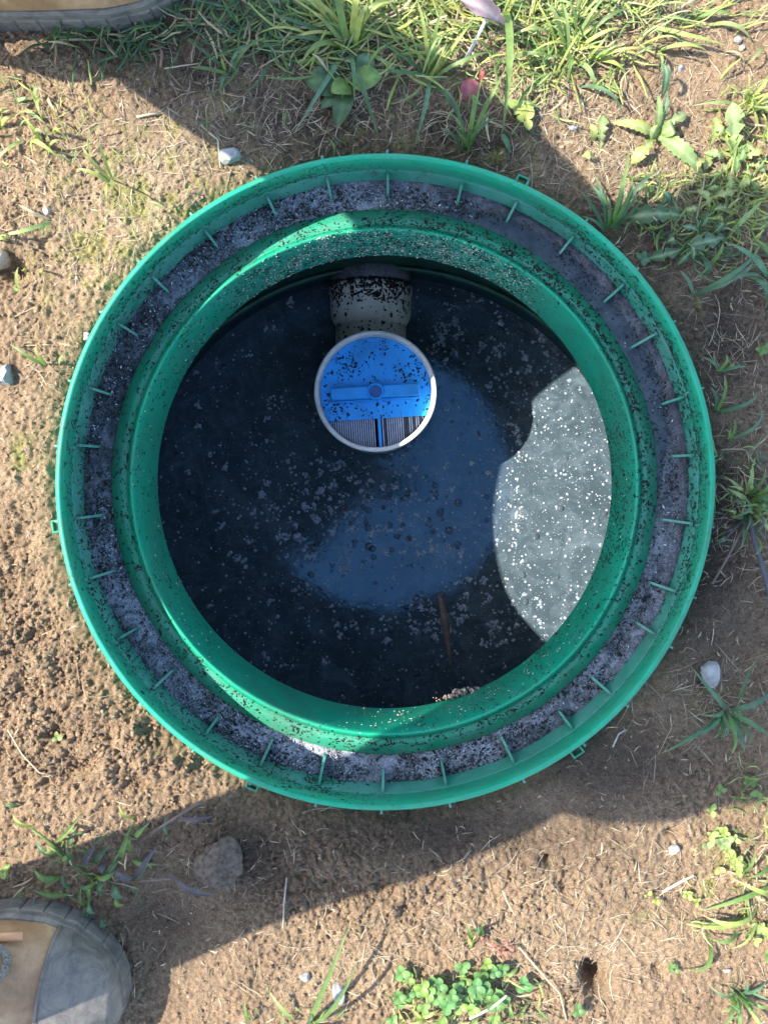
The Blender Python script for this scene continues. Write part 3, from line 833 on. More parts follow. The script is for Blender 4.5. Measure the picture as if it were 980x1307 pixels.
def leaf_vf(p0, p1, wid, hmid, htip, shape='oval', bow=0.0, lobes=4, n=26, z0=None, fold=.15, wave=.0):
    p0 = np.array(p0, float); p1 = np.array(p1, float)
    d = p1 - p0; L = np.hypot(*d) + 1e-6; d /= L; q = np.array([-d[1], d[0]])
    if z0 is None: z0 = float(soil_h(np.array([p0[0]]), np.array([p0[1]]))[0]) + .001
    ph = random.uniform(0, 6)
    v = []; f = []
    for i in range(n + 1):
        t = i / n
        c = p0 + d * L * t + q * bow * L * 4 * t * (1 - t)
        z = z0 + htip * t + hmid * 4 * t * (1 - t)
        def hw(side):
            if shape == 'oval':
                e = math.sin(math.pi * min(1, t ** .8)) ** .65 if t > .12 else .18 + t * 2.2
                return max(.06 if t < .9 else .0, e)
            if shape == 'lance':
                return max(.03, (math.sin(math.pi * t ** .75)) ** .9)
            if shape == 'tooth':
                e = max(.05, (math.sin(math.pi * t ** .8)) ** .8)
                return e * (.72 + .28 * ((t * 9 + (.3 if side > 0 else 0)) % 1.0)) if t < .97 else e * .5
            if shape == 'round':
                return max(0.04, math.sin(math.pi * t) ** .5) if t > .05 else .1
            e = (.10 + .95 * t ** .8) * (1 - t ** 5)           # lobed, widest near the tip
            s = (t * lobes + (.18 if side > 0 else 0)) % 1.0
            tooth = .34 + .66 * (s if t < .72 else .75 + .25 * s)
            return max(.05, e * tooth) if t < .985 else 0.0
        for k in (-1, -.5, 0, .5, 1):
            hwv = wid * .5 * hw(k)
            lag = -.35 * hwv * abs(k) * (1 if shape == 'lobed' else 0)
            zz = abs(k) * hwv * fold + wave * wid * math.sin(9 * t + ph + k * 2) * abs(k)
            v.append((c[0] + q[0] * hwv * k + d[0] * lag, c[1] + q[1] * hwv * k + d[1] * lag, z + zz))
    for i in range(n):
        for k in range(4):
            a = i * 5 + k
            f.append((a, a + 1, a + 6, a + 5))
    return v, f
def leaf_cols(nv, col, rib):
    c = np.tile(np.array(col, float), (nv, 1))
    c[2::5] = rib
    return c
G = {'fresh': (.115, .185, .045), 'yellow': (.25, .275, .07), 'deep': (.052, .105, .04), 'blue': (.075, .15, .075), 'purple': (.085, .075, .078), 'pale': (.2, .26, .09), 'straw': (.36, .29, .17), 'stem': (.2, .13, .11), 'lime': (.27, .31, .08), 'brown': (.2, .12, .07)}
def jc(c, j=.18):
    k = random.uniform(1 - j, 1 + j)
    return tuple(max(.005, x * k * random.uniform(.93, 1.07)) for x in c)
def gcol(v, c, n=8):
    """blade colour: paler at the base, a touch yellower at the tip"""
    a = np.tile(np.array(c), (len(v), 1)); k = len(v) // (n + 1)
    for i in range(n + 1):
        t = i / n
        a[i * k:(i + 1) * k] *= (1.0 + .25 * (1 - t) ** 3)
        if t > .85: a[i * k:(i + 1) * k] = a[i * k:(i + 1) * k] * .7 + np.array((.28, .24, .1)) * .3
    return a
GRASS_GROUP = 'grass tufts growing in the soil round the riser'
def tuft(name, base, label, blades, rnd=None, cat='grass tuft', group=GRASS_GROUP, piece='blade'):
    """blades: (x0,y0,x1,y1,width_px,colour[,hmid,htip,bow]) in photo pixels; rnd: (n,len0,len1,az0,az1,width,colours,spread)"""
    c = P(*base)
    root = thing(name, (c[0], c[1], soil_z(*base)), label, cat, group)
    rows = list(blades)
    if rnd:
        n, l0, l1, a0, a1, wd, cs, sp = rnd
        for i in range(n):
            a = R(random.uniform(a0, a1)); L = random.uniform(l0, l1)
            bx = base[0] + random.gauss(0, sp); by = base[1] + random.gauss(0, sp)
            rows.append((bx, by, bx + L * math.cos(a), by - L * math.sin(a), wd * random.uniform(.4, .85), random.choice(cs), random.uniform(.004, .03), random.uniform(.0, .035), random.uniform(-.12, .12)))
    for r in rows:
        x0, y0, x1, y1, wd, cn = r[:6]
        hm = r[6] if len(r) > 6 else .012; ht = r[7] if len(r) > 7 else .012; bw = r[8] if len(r) > 8 else random.uniform(-.06, .06)
        v, f = blade_vf(P(x0, y0), P(x1, y1), wd * .82 * GK, hm, ht, bw)
        mesh(piece, v, f, M['leaf'], root, cols=gcol(v, jc(G[cn])))
    return root
def stemmed(root, pts, rad, cn, name='stem', z=.004):
    zz = ORG[root.name][2]
    P3 = [(*P(x, y), soil_z(x, y) + (q if q is not None else z)) for x, y, q in pts]
    v, f = tube_vf(P3, rad, 6)
    return mesh(name, v, f, M['leaf'], root, cols=np.tile(np.array(jc(G[cn], .1)), (len(v), 1)))

tuft('grass_tuft', (444, 55), 'large grass tussock leaning over the round-leaved plantain at the top', [
    (443, 60, 374, 172, 8, 'blue', .02, .0, .05), (450, 72, 487, 188, 8, 'deep', .03, .0, -.03), (440, 62, 384, 92, 10, 'fresh', .02, .01, -.1), (446, 66, 430, -12, 11, 'fresh', .02, .05, .05),
    (448, 60, 457, 8, 11, 'yellow', .02, .05, -.05), (440, 50, 395, -5, 9, 'yellow', .02, .03, .1), (450, 60, 505, 20, 7, 'yellow', .02, .03, .1), (436, 50, 340, 28, 7, 'deep', .02, .02, .08),
    (440, 60, 355, 55, 7, 'deep', .02, .01, .06), (452, 66, 470, 30, 9, 'lime', .02, .04, 0), (455, 70, 520, 118, 6, 'fresh', .02, .01, .05), (446, 70, 452, 135, 7, 'blue', .02, .01, .05)],
    (26, 40, 105, 20, 200, 7, ['fresh', 'yellow', 'fresh', 'lime', 'deep'], 9))
tuft('grass_tuft', (551, 98), 'grass tuft with one long blade pointing straight down at the rim', [
    (548, 100, 528, 190, 7, 'blue', .02, .0, .04), (550, 106, 593, 172, 8, 'deep', .02, .0, .02), (552, 100, 468, 96, 6, 'deep', .015, .01, .06), (553, 100, 628, 72, 6, 'fresh', .02, .01, -.05),
    (546, 96, 482, 58, 5, 'deep'), (550, 96, 562, 36, 6, 'fresh', .02, .04), (548, 94, 531, 26, 6, 'yellow', .02, .04), (555, 96, 603, 42, 5, 'yellow', .02, .03)],
    (14, 25, 65, 10, 170, 5, ['fresh', 'yellow', 'pale'], 6))
tuft('grass_tuft', (594, 190), 'small upright grass tuft touching the top of the rim', [
    (592, 190, 564, 128, 5, 'deep', .02, .03), (597, 188, 641, 106, 5, 'fresh', .02, .04), (594, 188, 598, 140, 6, 'fresh', .02, .04), (600, 188, 618, 142, 5, 'fresh', .02, .03), (600, 180, 632, 156, 5, 'blue', .01, .01),
    (590, 192, 560, 168, 5, 'deep'), (598, 185, 610, 120, 4, 'fresh', .02, .04)], (8, 20, 55, 30, 150, 5, ['deep', 'fresh'], 4))
tuft('grass_tuft', (652, 198), 'single broad grass blade hanging straight down beside the red leaf', [
    (643, 8, 640, 176, 12, 'fresh', .045, .0, .01), (640, 170, 656, 201, 8, 'blue', .01, -.01, -.05), (642, 26, 676, -8, 12, 'yellow', .02, .03, .1), (644, 76, 706, 84, 6, 'fresh', .02, .02)])
tuft('grass_tuft', (291, 95), 'low five-bladed grass tuft alone in shaded soil left of the plantain', [
    (291, 95, 244, 90, 6, 'fresh', .008, .006, .04), (292, 93, 241, 57, 5, 'deep', .01, .01), (296, 93, 346, 54, 5, 'fresh', .015, .01, .03), (293, 94, 331, 62, 5, 'blue', .015, .005, .1), (291, 96, 283, 119, 7, 'blue', .008, .0), (289, 93, 286, 79, 4, 'yellow', .008, .01)])
tuft('grass_tuft', (779, 290), 'fan of blue-green grass blades at the shade edge right against the rim', [
    (779, 290, 757, 222, 6, 'blue'), (777, 290, 749, 232, 6, 'blue'), (780, 290, 787, 219, 6, 'blue', .02, .02), (783, 290, 838, 222, 7, 'blue', .02, .02, .1), (781, 290, 802, 228, 6, 'fresh', .02, .02), (783, 290, 814, 260, 6, 'deep'),
    (775, 291, 738, 242, 6, 'deep'), (776, 290, 768, 240, 6, 'deep'), (774, 292, 742, 276, 5, 'blue'), (782, 288, 796, 200, 6, 'fresh', .03, .03), (779, 288, 772, 250, 6, 'fresh'), (784, 291, 812, 250, 5, 'blue')])
tuft('grass_tuft', (888, 374), 'arching blue-green grass below the jagged dandelion leaves on the right', [
    (888, 375, 962, 316, 7, 'blue', .03, .02, -.08), (889, 374, 960, 332, 7, 'blue', .03, .01, -.1), (886, 374, 865, 346, 6, 'blue', .01, .01), (925, 358, 978, 355, 6, 'blue', .02, .0, .06), (905, 350, 896, 327, 11, 'blue', .01, .005),
    (905, 340, 918, 312, 6, 'fresh'), (958, 352, 978, 392, 8, 'blue', .02, .0)])
tuft('grass_tuft', (978, 345), 'grass blades leaning in at the right edge under the lobed leaves', [(982, 352, 925, 310, 10, 'blue', .02, .01, .05), (984, 345, 955, 305, 7, 'fresh', .02, .01), (985, 330, 950, 312, 6, 'fresh'), (930, 300, 965, 262, 7, 'pale', .02, .02), (984, 400, 970, 355, 8, 'blue')], group=GRASS_GROUP)
tuft('grass_tuft', (916, 474), 'tiny low tuft, uppermost of the sprigs right of the rim', [(916, 474, 889, 457, 5, 'blue'), (916, 474, 921, 454, 5, 'fresh'), (918, 474, 946, 470, 5, 'blue'), (922, 474, 932, 464, 4, 'fresh')])
tuft('grass_tuft', (916, 525), 'thin tuft with one blade curving right beside the rim', [(916, 525, 917, 479, 5, 'fresh', .015, .02), (917, 525, 964, 501, 6, 'blue', .02, .01, -.1), (914, 524, 904, 494, 6, 'blue', .01, .01)])
tuft('grass_tuft', (931, 561), 'thin sprig with a long bent blade above the bushy crabgrass', [(931, 561, 967, 519, 5, 'blue', .02, .01, -.12), (931, 561, 930, 536, 5, 'fresh', .01, .015), (928, 562, 922, 548, 4, 'fresh')])
t = tuft('crabgrass', (953, 645), 'bushy crabgrass with trailing purple stems at the right edge', [
    (953, 640, 922, 623, 8, 'pale'), (950, 645, 930, 638, 9, 'blue'), (953, 632, 952, 592, 8, 'pale', .01, .02), (956, 632, 972, 596, 6, 'fresh'), (958, 640, 985, 630, 9, 'fresh'), (950, 655, 928, 660, 9, 'deep'), (958, 650, 985, 655, 10, 'pale'), (955, 650, 975, 678, 9, 'pale'),
    (960, 640, 982, 612, 8, 'fresh'), (945, 630, 920, 608, 6, 'pale'), (948, 662, 940, 700, 6, 'deep'), (925, 683, 908, 690, 8, 'deep')], (18, 14, 38, 0, 360, 8, ['pale', 'deep', 'fresh', 'blue', 'purple'], 12), 'weed', None)
stemmed(t, [(951, 660, .012), (958, 690, .016), (970, 730, .014), (981, 765, .008)], .0026, 'purple')
stemmed(t, [(948, 666, .01), (925, 712, .01), (908, 745, .004)], .0012, 'stem')
stemmed(t, [(946, 662, .01), (920, 690, .006), (902, 700, .003)], .0014, 'purple')
tuft('grass_tuft', (930, 910), 'spreading shaded grass tuft beside the pale stone', [
    (930, 908, 878, 848, 7, 'blue', .015, .01, .03), (926, 912, 840, 965, 7, 'blue', .02, .0, -.06), (924, 910, 860, 942, 6, 'blue', .02, .0, .03), (932, 908, 984, 876, 9, 'blue', .02, .01, .03), (934, 915, 946, 958, 6, 'blue'), (930, 915, 928, 960, 6, 'fresh'), (936, 912, 984, 942, 7, 'blue', .02, .0, .04),
    (943, 896, 959, 842, 5, 'deep', .01, .01, .1), (926, 908, 892, 910, 6, 'blue'), (938, 916, 952, 948, 6, 'deep'), (922, 914, 905, 940, 5, 'deep')], (8, 20, 45, 180, 360, 5, ['blue', 'deep'], 5))
tuft('grass_tuft', (962, 1164), 'yellow-green sunlit grass sprawling leftward at the right edge', [
    (985, 1142, 928, 1116, 8, 'yellow', .02, .01, -.06), (962, 1164, 864, 1173, 8, 'lime', .015, .005, .04), (965, 1160, 889, 1161, 8, 'yellow', .02, .01, .05), (900, 1186, 864, 1235, 8, 'fresh', .02, .0, .25), (938, 1176, 895, 1188, 7, 'fresh', .02, .01, .1), (965, 1170, 928, 1203, 5, 'lime'), (985, 1132, 890, 1162, 8, 'fresh', .02, .005, -.1),
    (960, 1168, 905, 1176, 7, 'yellow', .015, .004, -.04), (955, 1168, 880, 1176, 6, 'fresh', .015, .004), (950, 1172, 900, 1166, 6, 'lime'), (985, 1100, 950, 1116, 7, 'fresh'), (948, 1115, 950, 1072, 7, 'fresh', .01, .03)])
tuft('grass_tuft', (939, 1268), 'star-shaped dark grass tuft in the bottom right corner', [
    (939, 1268, 899, 1250, 5, 'blue'), (940, 1268, 969, 1239, 6, 'blue', .01, .02), (942, 1268, 980, 1277, 6, 'fresh'), (936, 1270, 916, 1302, 6, 'fresh'), (938, 1272, 934, 1312, 6, 'fresh'), (944, 1270, 966, 1312, 6, 'lime'), (941, 1266, 943, 1238, 5, 'blue', .01, .02), (936, 1268, 914, 1284, 5, 'fresh'), (938, 1266, 922, 1248, 5, 'deep')], (8, 14, 28, 0, 360, 5, ['deep', 'fresh', 'blue'], 4))
tuft('grass_tuft', (396, 1305), 'two tall bright blades rising from the bottom edge beside white pebbles', [(394, 1308, 449, 1152, 8, 'fresh', .02, .05, .02), (398, 1308, 458, 1203, 7, 'fresh', .02, .04, -.02), (392, 1308, 402, 1275, 5, 'deep'), (398, 1308, 425, 1300, 6, 'deep')])
tuft('grass_tuft', (372, 1302), 'short bent pale blade left of the two tall bright blades', [(376, 1304, 346, 1258, 6, 'pale', .01, .015, -.05), (322, 1306, 315, 1268, 5, 'fresh', .01, .015, .05), (372, 1303, 360, 1290, 4, 'fresh')])
tuft('grass_tuft', (40, 184), 'sunlit grass tuft lying flat at the left edge, with long blades', [
    (33, 180, -4, 212, 6, 'pale', .01, .004), (40, 182, 88, 213, 7, 'lime', .02, .012, .03), (70, 170, 94, 185, 5, 'lime', .02, .012), (64, 198, 93, 188, 5, 'lime', .012, .014), (57, 184, 37, 156, 5, 'lime', .012, .014), (45, 172, 70, 178, 5, 'pale'), (50, 182, 56, 186, 8, 'yellow'),
    (30, 140, 60, 160, 6, 'pale', .004, .004), (20, 130, 44, 128, 8, 'pale', .004, .004), (46, 134, 56, 112, 6, 'pale'), (55, 124, 60, 158, 5, 'pale'), (62, 124, 80, 154, 4, 'straw')])
tuft('grass_tuft', (142, 232), 'upright sprig of yellow-green blades casting a long shadow near the rim', [(144, 232, 118, 201, 5, 'lime', .012, .03), (146, 232, 147, 206, 5, 'fresh', .01, .05), (142, 235, 103, 222, 6, 'lime', .01, .01), (139, 236, 141, 262, 4, 'lime', .008, .006), (148, 232, 165, 262, 3, 'fresh', .01, .05)])
tuft('grass_tuft', (222, 272), 'lone dull green blade lying on bright soil beside the rim', [(224, 272, 187, 258, 5, 'pale', .004, .003)])
tuft('grass_tuft', (68, 283), 'arched blade with a bent stub at the left edge above the pit', [(68, 283, 2, 303, 6, 'pale', .02, .006, .16), (66, 286, 57, 302, 7, 'pale', .006, .004), (66, 282, 30, 266, 4, 'straw')])
tuft('grass_tuft', (4, 160), 'bright clipped blades at the far left edge of the sunlit soil', [(2, 163, 24, 152, 7, 'lime', .01, .008), (-3, 148, 14, 144, 6, 'lime', .01, .008), (-4, 120, 6, 100, 6, 'lime', .01, .02), (-3, 175, 8, 168, 5, 'yellow'), (0, 306, 18, 312, 6, 'lime', .01, .01)])
tuft('grass_tuft', (14, 365), 'short yellow-green shoots beside the pit at the left edge', [(22, 370, 28, 343, 5, 'lime', .006, .016), (10, 362, 25, 372, 5, 'fresh', .006, .006), (26, 340, 31, 346, 7, 'lime'), (55, 345, 63, 355, 4, 'lime'), (15, 300, 20, 312, 6, 'yellow', .01, .02)])
tuft('grass_tuft', (57, 466), 'two-bladed green sprig in the soil beside the white stone on the left', [(58, 467, 18, 441, 5, 'fresh', .01, .012), (58, 467, 52, 444, 5, 'lime', .01, .016), (60, 466, 66, 456, 4, 'fresh'), (74, 466, 92, 450, 4, 'pale')])
tuft('grass_tuft', (726, 66), 'sprawling pale grass tussock at the top, right of the broad blade', [
    (732, 78, 761, 123, 9, 'pale', .02, .0, .03), (757, 75, 799, 95, 7, 'lime', .012, .006), (720, 60, 690, 20, 7, 'pale', .02, .03), (724, 60, 700, 0, 6, 'fresh', .02, .04), (735, 60, 800, 22, 7, 'fresh', .02, .02), (732, 66, 790, 48, 6, 'lime', .02, .02), (724, 70, 690, 84, 6, 'fresh'),
    (728, 70, 720, 115, 6, 'fresh', .02, .01), (740, 110, 795, 152, 6, 'blue', .02, .005)], (26, 25, 75, -20, 200, 6, ['fresh', 'lime', 'yellow', 'pale'], 12))
tuft('grass_tuft', (822, 32), 'long yellowish runner blades stretched over bare soil at the top right', [(822, 31, 924, 62, 7, 'lime', .012, .01, -.06), (905, 29, 960, 53, 7, 'pale', .012, .004, .08), (844, 61, 902, 67, 7, 'lime', .01, .008, .05), (890, 22, 940, 8, 5, 'lime'), (885, 22, 935, 24, 6, 'fresh'), (838, 62, 842, 96, 5, 'pale', .012, .006), (836, 62, 800, 82, 5, 'pale', .02, .012), (925, 62, 948, 85, 4, 'straw'), (975, 55, 950, 85, 6, 'pale')], (12, 30, 70, -15, 35, 4, ['lime', 'pale', 'straw'], 18))
tuft('grass_tuft', (953, 134), 'thin star-shaped tuft above the large lobed leaf on the right', [(952, 134, 880, 138, 5, 'pale', .012, .01), (955, 136, 985, 158, 5, 'lime', .01, .02), (954, 132, 974, 106, 5, 'lime', .01, .02), (956, 134, 985, 138, 4, 'pale', .01, .02), (952, 134, 925, 150, 4, 'lime')], (12, 15, 40, 0, 360, 4, ['lime', 'yellow', 'pale'], 5))

# crabgrass clump above the right boot
def lances(root, rows, name='leaf', shape='lance'):
    for r in rows:
        x0, y0, x1, y1, wd, cn = r[:6]
        hm = r[6] if len(r) > 6 else random.uniform(.004, .012); ht = r[7] if len(r) > 7 else random.uniform(.0, .012)
        n = 14
        v, f = leaf_vf(P(x0, y0), P(x1, y1), wd * .72 * GK, hm, ht, shape, random.uniform(-.07, .07), n=n, fold=.5)
        c = jc(G[cn])
        mesh(name, v, f, M['leaf'], root, cols=leaf_cols(len(v), c, tuple(k * 1.25 for k in c)))
c = P(119, 1120)
cr = thing('crabgrass', (c[0], c[1], soil_z(119, 1120)), 'broad-leaved crabgrass clump with purple-tinted blades just above the lower boot', 'weed')
lances(cr, [(89, 1142, 47, 1131, 10, 'fresh'), (80, 1120, 45, 1107, 13, 'fresh'), (69, 1074, 113, 1027, 7, 'fresh', .015, .015), (88, 1049, 114, 1057, 7, 'fresh'), (48, 1054, 27, 1030, 9, 'lime', .01, .02), (27, 1029, 5, 1024, 7, 'deep'), (173, 1124, 205, 1073, 11, 'purple', .012, .015), (216, 1116, 280, 1141, 11, 'purple', .012, .005),
            (227, 1041, 278, 1037, 9, 'purple', .01, .006), (214, 1066, 213, 1040, 7, 'blue'), (164, 1062, 171, 1086, 14, 'fresh', .012, .0), (173, 1069, 195, 1044, 9, 'fresh', .012, .012), (155, 1097, 168, 1061, 10, 'fresh', .012, .01), (176, 1042, 161, 1017, 7, 'yellow', .012, .025), (174, 1124, 143, 1104, 12, 'purple', .012, .005),
            (106, 1106, 126, 1075, 11, 'purple'), (118, 1100, 139, 1076, 10, 'deep'), (121, 1119, 154, 1108, 10, 'fresh'), (123, 1126, 106, 1126, 8, 'fresh'), (144, 1129, 160, 1144, 15, 'blue', .01, .004), (110, 1152, 124, 1164, 12, 'blue'), (92, 1136, 82, 1113, 9, 'blue'), (168, 1098, 203, 1102, 9, 'fresh'), (146, 1144, 161, 1153, 9, 'fresh'),
            (128, 1120, 138, 1140, 10, 'deep'), (110, 1160, 100, 1140, 8, 'fresh'), (128, 1172, 140, 1180, 12, 'blue'), (70, 1092, 48, 1068, 8, 'blue'), (88, 1080, 95, 1058, 9, 'deep'), (134, 1120, 160, 1090, 9, 'deep'), (75, 1086, 60, 1076, 9, 'lime'), (95, 1085, 80, 1092, 8, 'lime'), (112, 1128, 118, 1150, 8, 'fresh'), (140, 1098, 128, 1112, 9, 'purple'), (100, 1098, 86, 1075, 8, 'deep')])
for pts, rd, cn in (([(165, 1125, .006), (195, 1121, .012), (220, 1117, .016)], .0014, 'stem'), ([(176, 1074, .006), (220, 1042, .014), (262, 1014, .02)], .0014, 'stem'), ([(47, 1053, .012), (66, 1070, .008), (84, 1090, .004)], .0014, 'fresh'), ([(120, 1122, .003), (140, 1115, .008), (176, 1042, .012)], .0011, 'fresh'), ([(119, 1122, .003), (112, 1160, .006), (108, 1185, .004)], .0012, 'fresh'), ([(119, 1122, .003), (90, 1098, .006), (69, 1074, .012)], .0012, 'fresh')):
    stemmed(cr, pts, rd, cn)
# plantain
c = P(446, 112)
pl = thing('plantain', (c[0], c[1], soil_z(446, 112)), 'round-leaved plantain weed in shade under the large tussock', 'weed')
for r in ((440, 112, 391, 110, 40, 'deep', .008, .008), (447, 110, 488, 106, 30, 'fresh', .008, .012), (445, 120, 431, 166, 25, 'deep', .01, .004), (449, 113, 424, 127, 25, 'fresh', .01, .016), (461, 102, 471, 74, 24, 'blue', .008, .01), (438, 122, 410, 142, 18, 'deep', .006, .004)):
    v, f = leaf_vf(P(r[0], r[1]), P(r[2], r[3]), r[4] * GK, r[6], r[7], 'oval', random.uniform(-.06, .06), fold=.12, wave=.04)
    c_ = jc(G[r[5]], .12); mesh('leaf', v, f, M['leaf'], pl, cols=leaf_cols(len(v), c_, tuple(k * 1.5 for k in c_)))
# dandelions
def rosette(name, base, label, rows, cat='weed'):
    c = P(*base)
    o = thing(name, (c[0], c[1], soil_z(*base)), label, cat)
    for r in rows:
        x0, y0, x1, y1, wd, cn, sh = r[:7]
        hm = r[7] if len(r) > 7 else random.uniform(.006, .014); ht = r[8] if len(r) > 8 else random.uniform(.004, .014)
        v, f = leaf_vf(P(x0, y0), P(x1, y1), wd * GK, hm, ht, sh, random.uniform(-.07, .07), lobes=random.choice((3, 4, 4, 5)), n=34, fold=.2, wave=.05)
        c_ = jc(G[cn], .15); mesh('leaf', v, f, M['leaf'], o, cols=leaf_cols(len(v), c_, tuple(k * .4 + b for k, b in zip(c_, (.2, .24, .12)))))
    return o
rosette('dandelion', (838, 172), 'sunlit dandelion rosette with long toothed leaves spread on bare soil', [(838, 172, 778, 158, 17, 'lime', 'tooth', .014, .006), (838, 170, 834, 130, 11, 'pale', 'tooth', .012, .02), (838, 172, 895, 223, 25, 'pale', 'tooth', .016, .004), (836, 174, 803, 212, 28, 'lime', 'lobed'), (841, 168, 877, 146, 24, 'pale', 'lobed'), (845, 126, 837, 91, 10, 'blue', 'lance', .02, .02), (842, 168, 846, 125, 7, 'blue', 'lance', .01, .02), (842, 172, 858, 168, 20, 'pale', 'oval'), (838, 176, 826, 168, 18, 'pale', 'oval')])
rosette('dandelion', (768, 188), 'small pair of pale lobed leaves just above the shade line', [(766, 190, 770, 146, 24, 'pale', 'lobed'), (758, 203, 740, 202, 16, 'lime', 'lobed'), (757, 180, 752, 160, 10, 'lime', 'oval')])
rows = [(937, 205, 925, 140, 42, 'pale', 'lobed', .012, .02), (940, 200, 958, 186, 22, 'pale', 'lobed'), (936, 200, 905, 165, 22, 'lime', 'lobed'), (985, 215, 975, 165, 34, 'lime', 'lobed', .012, .016)]
for i in range(26):
    bx, by = random.uniform(890, 985), random.uniform(175, 285); a = random.uniform(0, 6.28); L = random.uniform(18, 38)
    rows.append((bx, by, bx + L * math.cos(a), by - L * math.sin(a), L * random.uniform(.45, .7), random.choice(['lime', 'pale', 'yellow', 'fresh']), 'lobed', random.uniform(.004, .016), random.uniform(.002, .014)))
o = rosette('dandelion', (935, 215), 'dense sunlit patch of lobed leaves at the right edge', rows)
stemmed(o, [(897, 225, .012), (892, 245, .016), (886, 280, .01)], .0009, 'straw'); stemmed(o, [(936, 190, .014), (928, 225, .016), (924, 250, .008)], .0011, 'pale')
rosette('dandelion', (880, 276), 'shaded dandelion with deeply jagged blue-green leaves beside the rim', [(882, 277, 797, 279, 40, 'deep', 'lobed', .014, .006), (930, 300, 873, 316, 32, 'blue', 'lobed', .014, .008), (880, 312, 826, 330, 26, 'deep', 'lobed', .01, .004), (892, 312, 862, 340, 16, 'deep', 'lobed'), (872, 308, 880, 335, 14, 'deep', 'lobed'), (890, 295, 902, 270, 22, 'deep', 'lobed'), (862, 305, 846, 312, 14, 'deep', 'oval'), (858, 260, 842, 246, 9, 'blue', 'lance'), (845, 262, 852, 246, 9, 'blue', 'lance'), (905, 302, 920, 285, 20, 'deep', 'lobed'), (896, 300, 868, 290, 14, 'blue', 'lobed')])
# fallen coloured leaves
c = P(598, 132); o = thing('red_leaf', (*c, soil_z(598, 132)), 'fallen crimson leaf lying under grass above the rim', 'leaf')
v, f = leaf_vf(P(599, 134), P(596, 106), 24 * GK, .008, .01, 'oval', fold=.3); mesh('blade', v, f, M['dry'], o, cols=leaf_cols(len(v), (.27, .07, .08), (.36, .13, .12)))
v, f = leaf_vf(P(612, 108), P(614, 96), 6 * GK, .006, .01, 'oval'); mesh('blade', v, f, M['dry'], o, cols=leaf_cols(len(v), (.36, .07, .07), (.45, .12, .1)))
c = P(610, 40); o = thing('dry_leaf', (*c, soil_z(610, 40) + .02), 'shrivelled purple-grey leaf held up on a white stalk in the top grass', 'leaf')
v, f = leaf_vf(P(638, 50), P(578, 26), 25 * GK, .012, .012, 'oval', .04, z0=soil_z(610, 40) + .03, fold=.7, wave=.2); mesh('blade', v, f, M['dry'], o, cols=leaf_cols(len(v), (.17, .125, .135), (.27, .22, .22)))
v, f = tube_vf([(*P(588, 88), soil_z(588, 88) + .004), (*P(603, 66), soil_z(600, 66) + .02), (*P(617, 42), soil_z(617, 42) + .03)], .0016, 7); mesh('stalk', v, f, M['dry'], o, cols=np.tile(np.array((.55, .5, .45)), (len(v), 1)))
# clover patch
c = P(570, 1262); cl = thing('clover_patch', (*c, soil_z(570, 1262)), 'patch of green clover leaves at the bottom edge', 'clover')
spots = [(513, 1238), (522, 1246), (530, 1256), (546, 1256), (556, 1262), (561, 1270), (513, 1272), (509, 1262), (612, 1240), (622, 1230), (630, 1234), (606, 1248), (618, 1252), (590, 1232), (598, 1268), (606, 1258), (586, 1276), (620, 1262), (640, 1230), (560, 1248), (538, 1248), (575, 1256), (602, 1278), (584, 1250), (553, 1246)]
for i in range(14): spots.append((random.gauss(590, 60), random.gauss(1275, 20)))
for (sx, sy) in spots:
    mb = MB(); a0 = random.uniform(0, 6.28); hz = random.uniform(.006, .024); z0 = soil_z(sx, sy) + hz
    L = random.uniform(8, 13); cc = jc(random.choice([(.10, .20, .05), (.08, .17, .05), (.16, .25, .055)]), .2)
    for k in range(3):
        a = a0 + k * 2.094; v, f = leaf_vf(P(sx, sy), P(sx + L * math.cos(a), sy - L * math.sin(a)), L * .95 * GK, .001, .0015, 'round', n=8, z0=z0, fold=.25)
        mb.add(v, f, leaf_cols(len(v), cc, tuple(k_ * 1.3 for k_ in cc)))
    v, f = tube_vf([(*P(sx, sy), z0), (*P(sx + 3, sy + 2), z0 - hz - .002)], .0006, 4); mb.add(v, f, (.14, .2, .08))
    mb.build('leaf', M['leaf'], cl)
lances(cl, [(530, 1300, 560, 1285, 10, 'lime'), (540, 1306, 525, 1282, 10, 'lime'), (555, 1308, 562, 1288, 11, 'yellow'), (520, 1308, 508, 1290, 9, 'yellow'), (650, 1300, 645, 1270, 8, 'fresh'), (635, 1308, 640, 1285, 8, 'fresh'), (660, 1300, 672, 1278, 7, 'fresh'), (600, 1308, 612, 1292, 8, 'fresh'), (570, 1300, 585, 1290, 8, 'lime'), (548, 1296, 520, 1302, 8, 'lime'), (640, 1246, 662, 1232, 10, 'fresh'), (612, 1160 + 40, 614, 1175, 8, 'fresh')])
c = P(603, 1180); sd = thing('seedling', (*c, soil_z(603, 1180)), 'upright green seedling above the clover patch', 'seedling')
lances(sd, [(602, 1200, 592, 1164, 8, 'fresh', .01, .03), (604, 1185, 606, 1164, 10, 'blue', .01, .03), (606, 1188, 618, 1186, 9, 'fresh'), (602, 1190, 598, 1192, 9, 'fresh'), (603, 1205, 596, 1190, 7, 'lime')])
stemmed(sd, [(602, 1212, .002), (603, 1195, .012), (604, 1180, .025)], .0009, 'lime')
c = P(640, 1205); rw = thing('red_weed', (*c, soil_z(640, 1205)), 'small wilted red weed on the soil right of the seedling', 'weed')
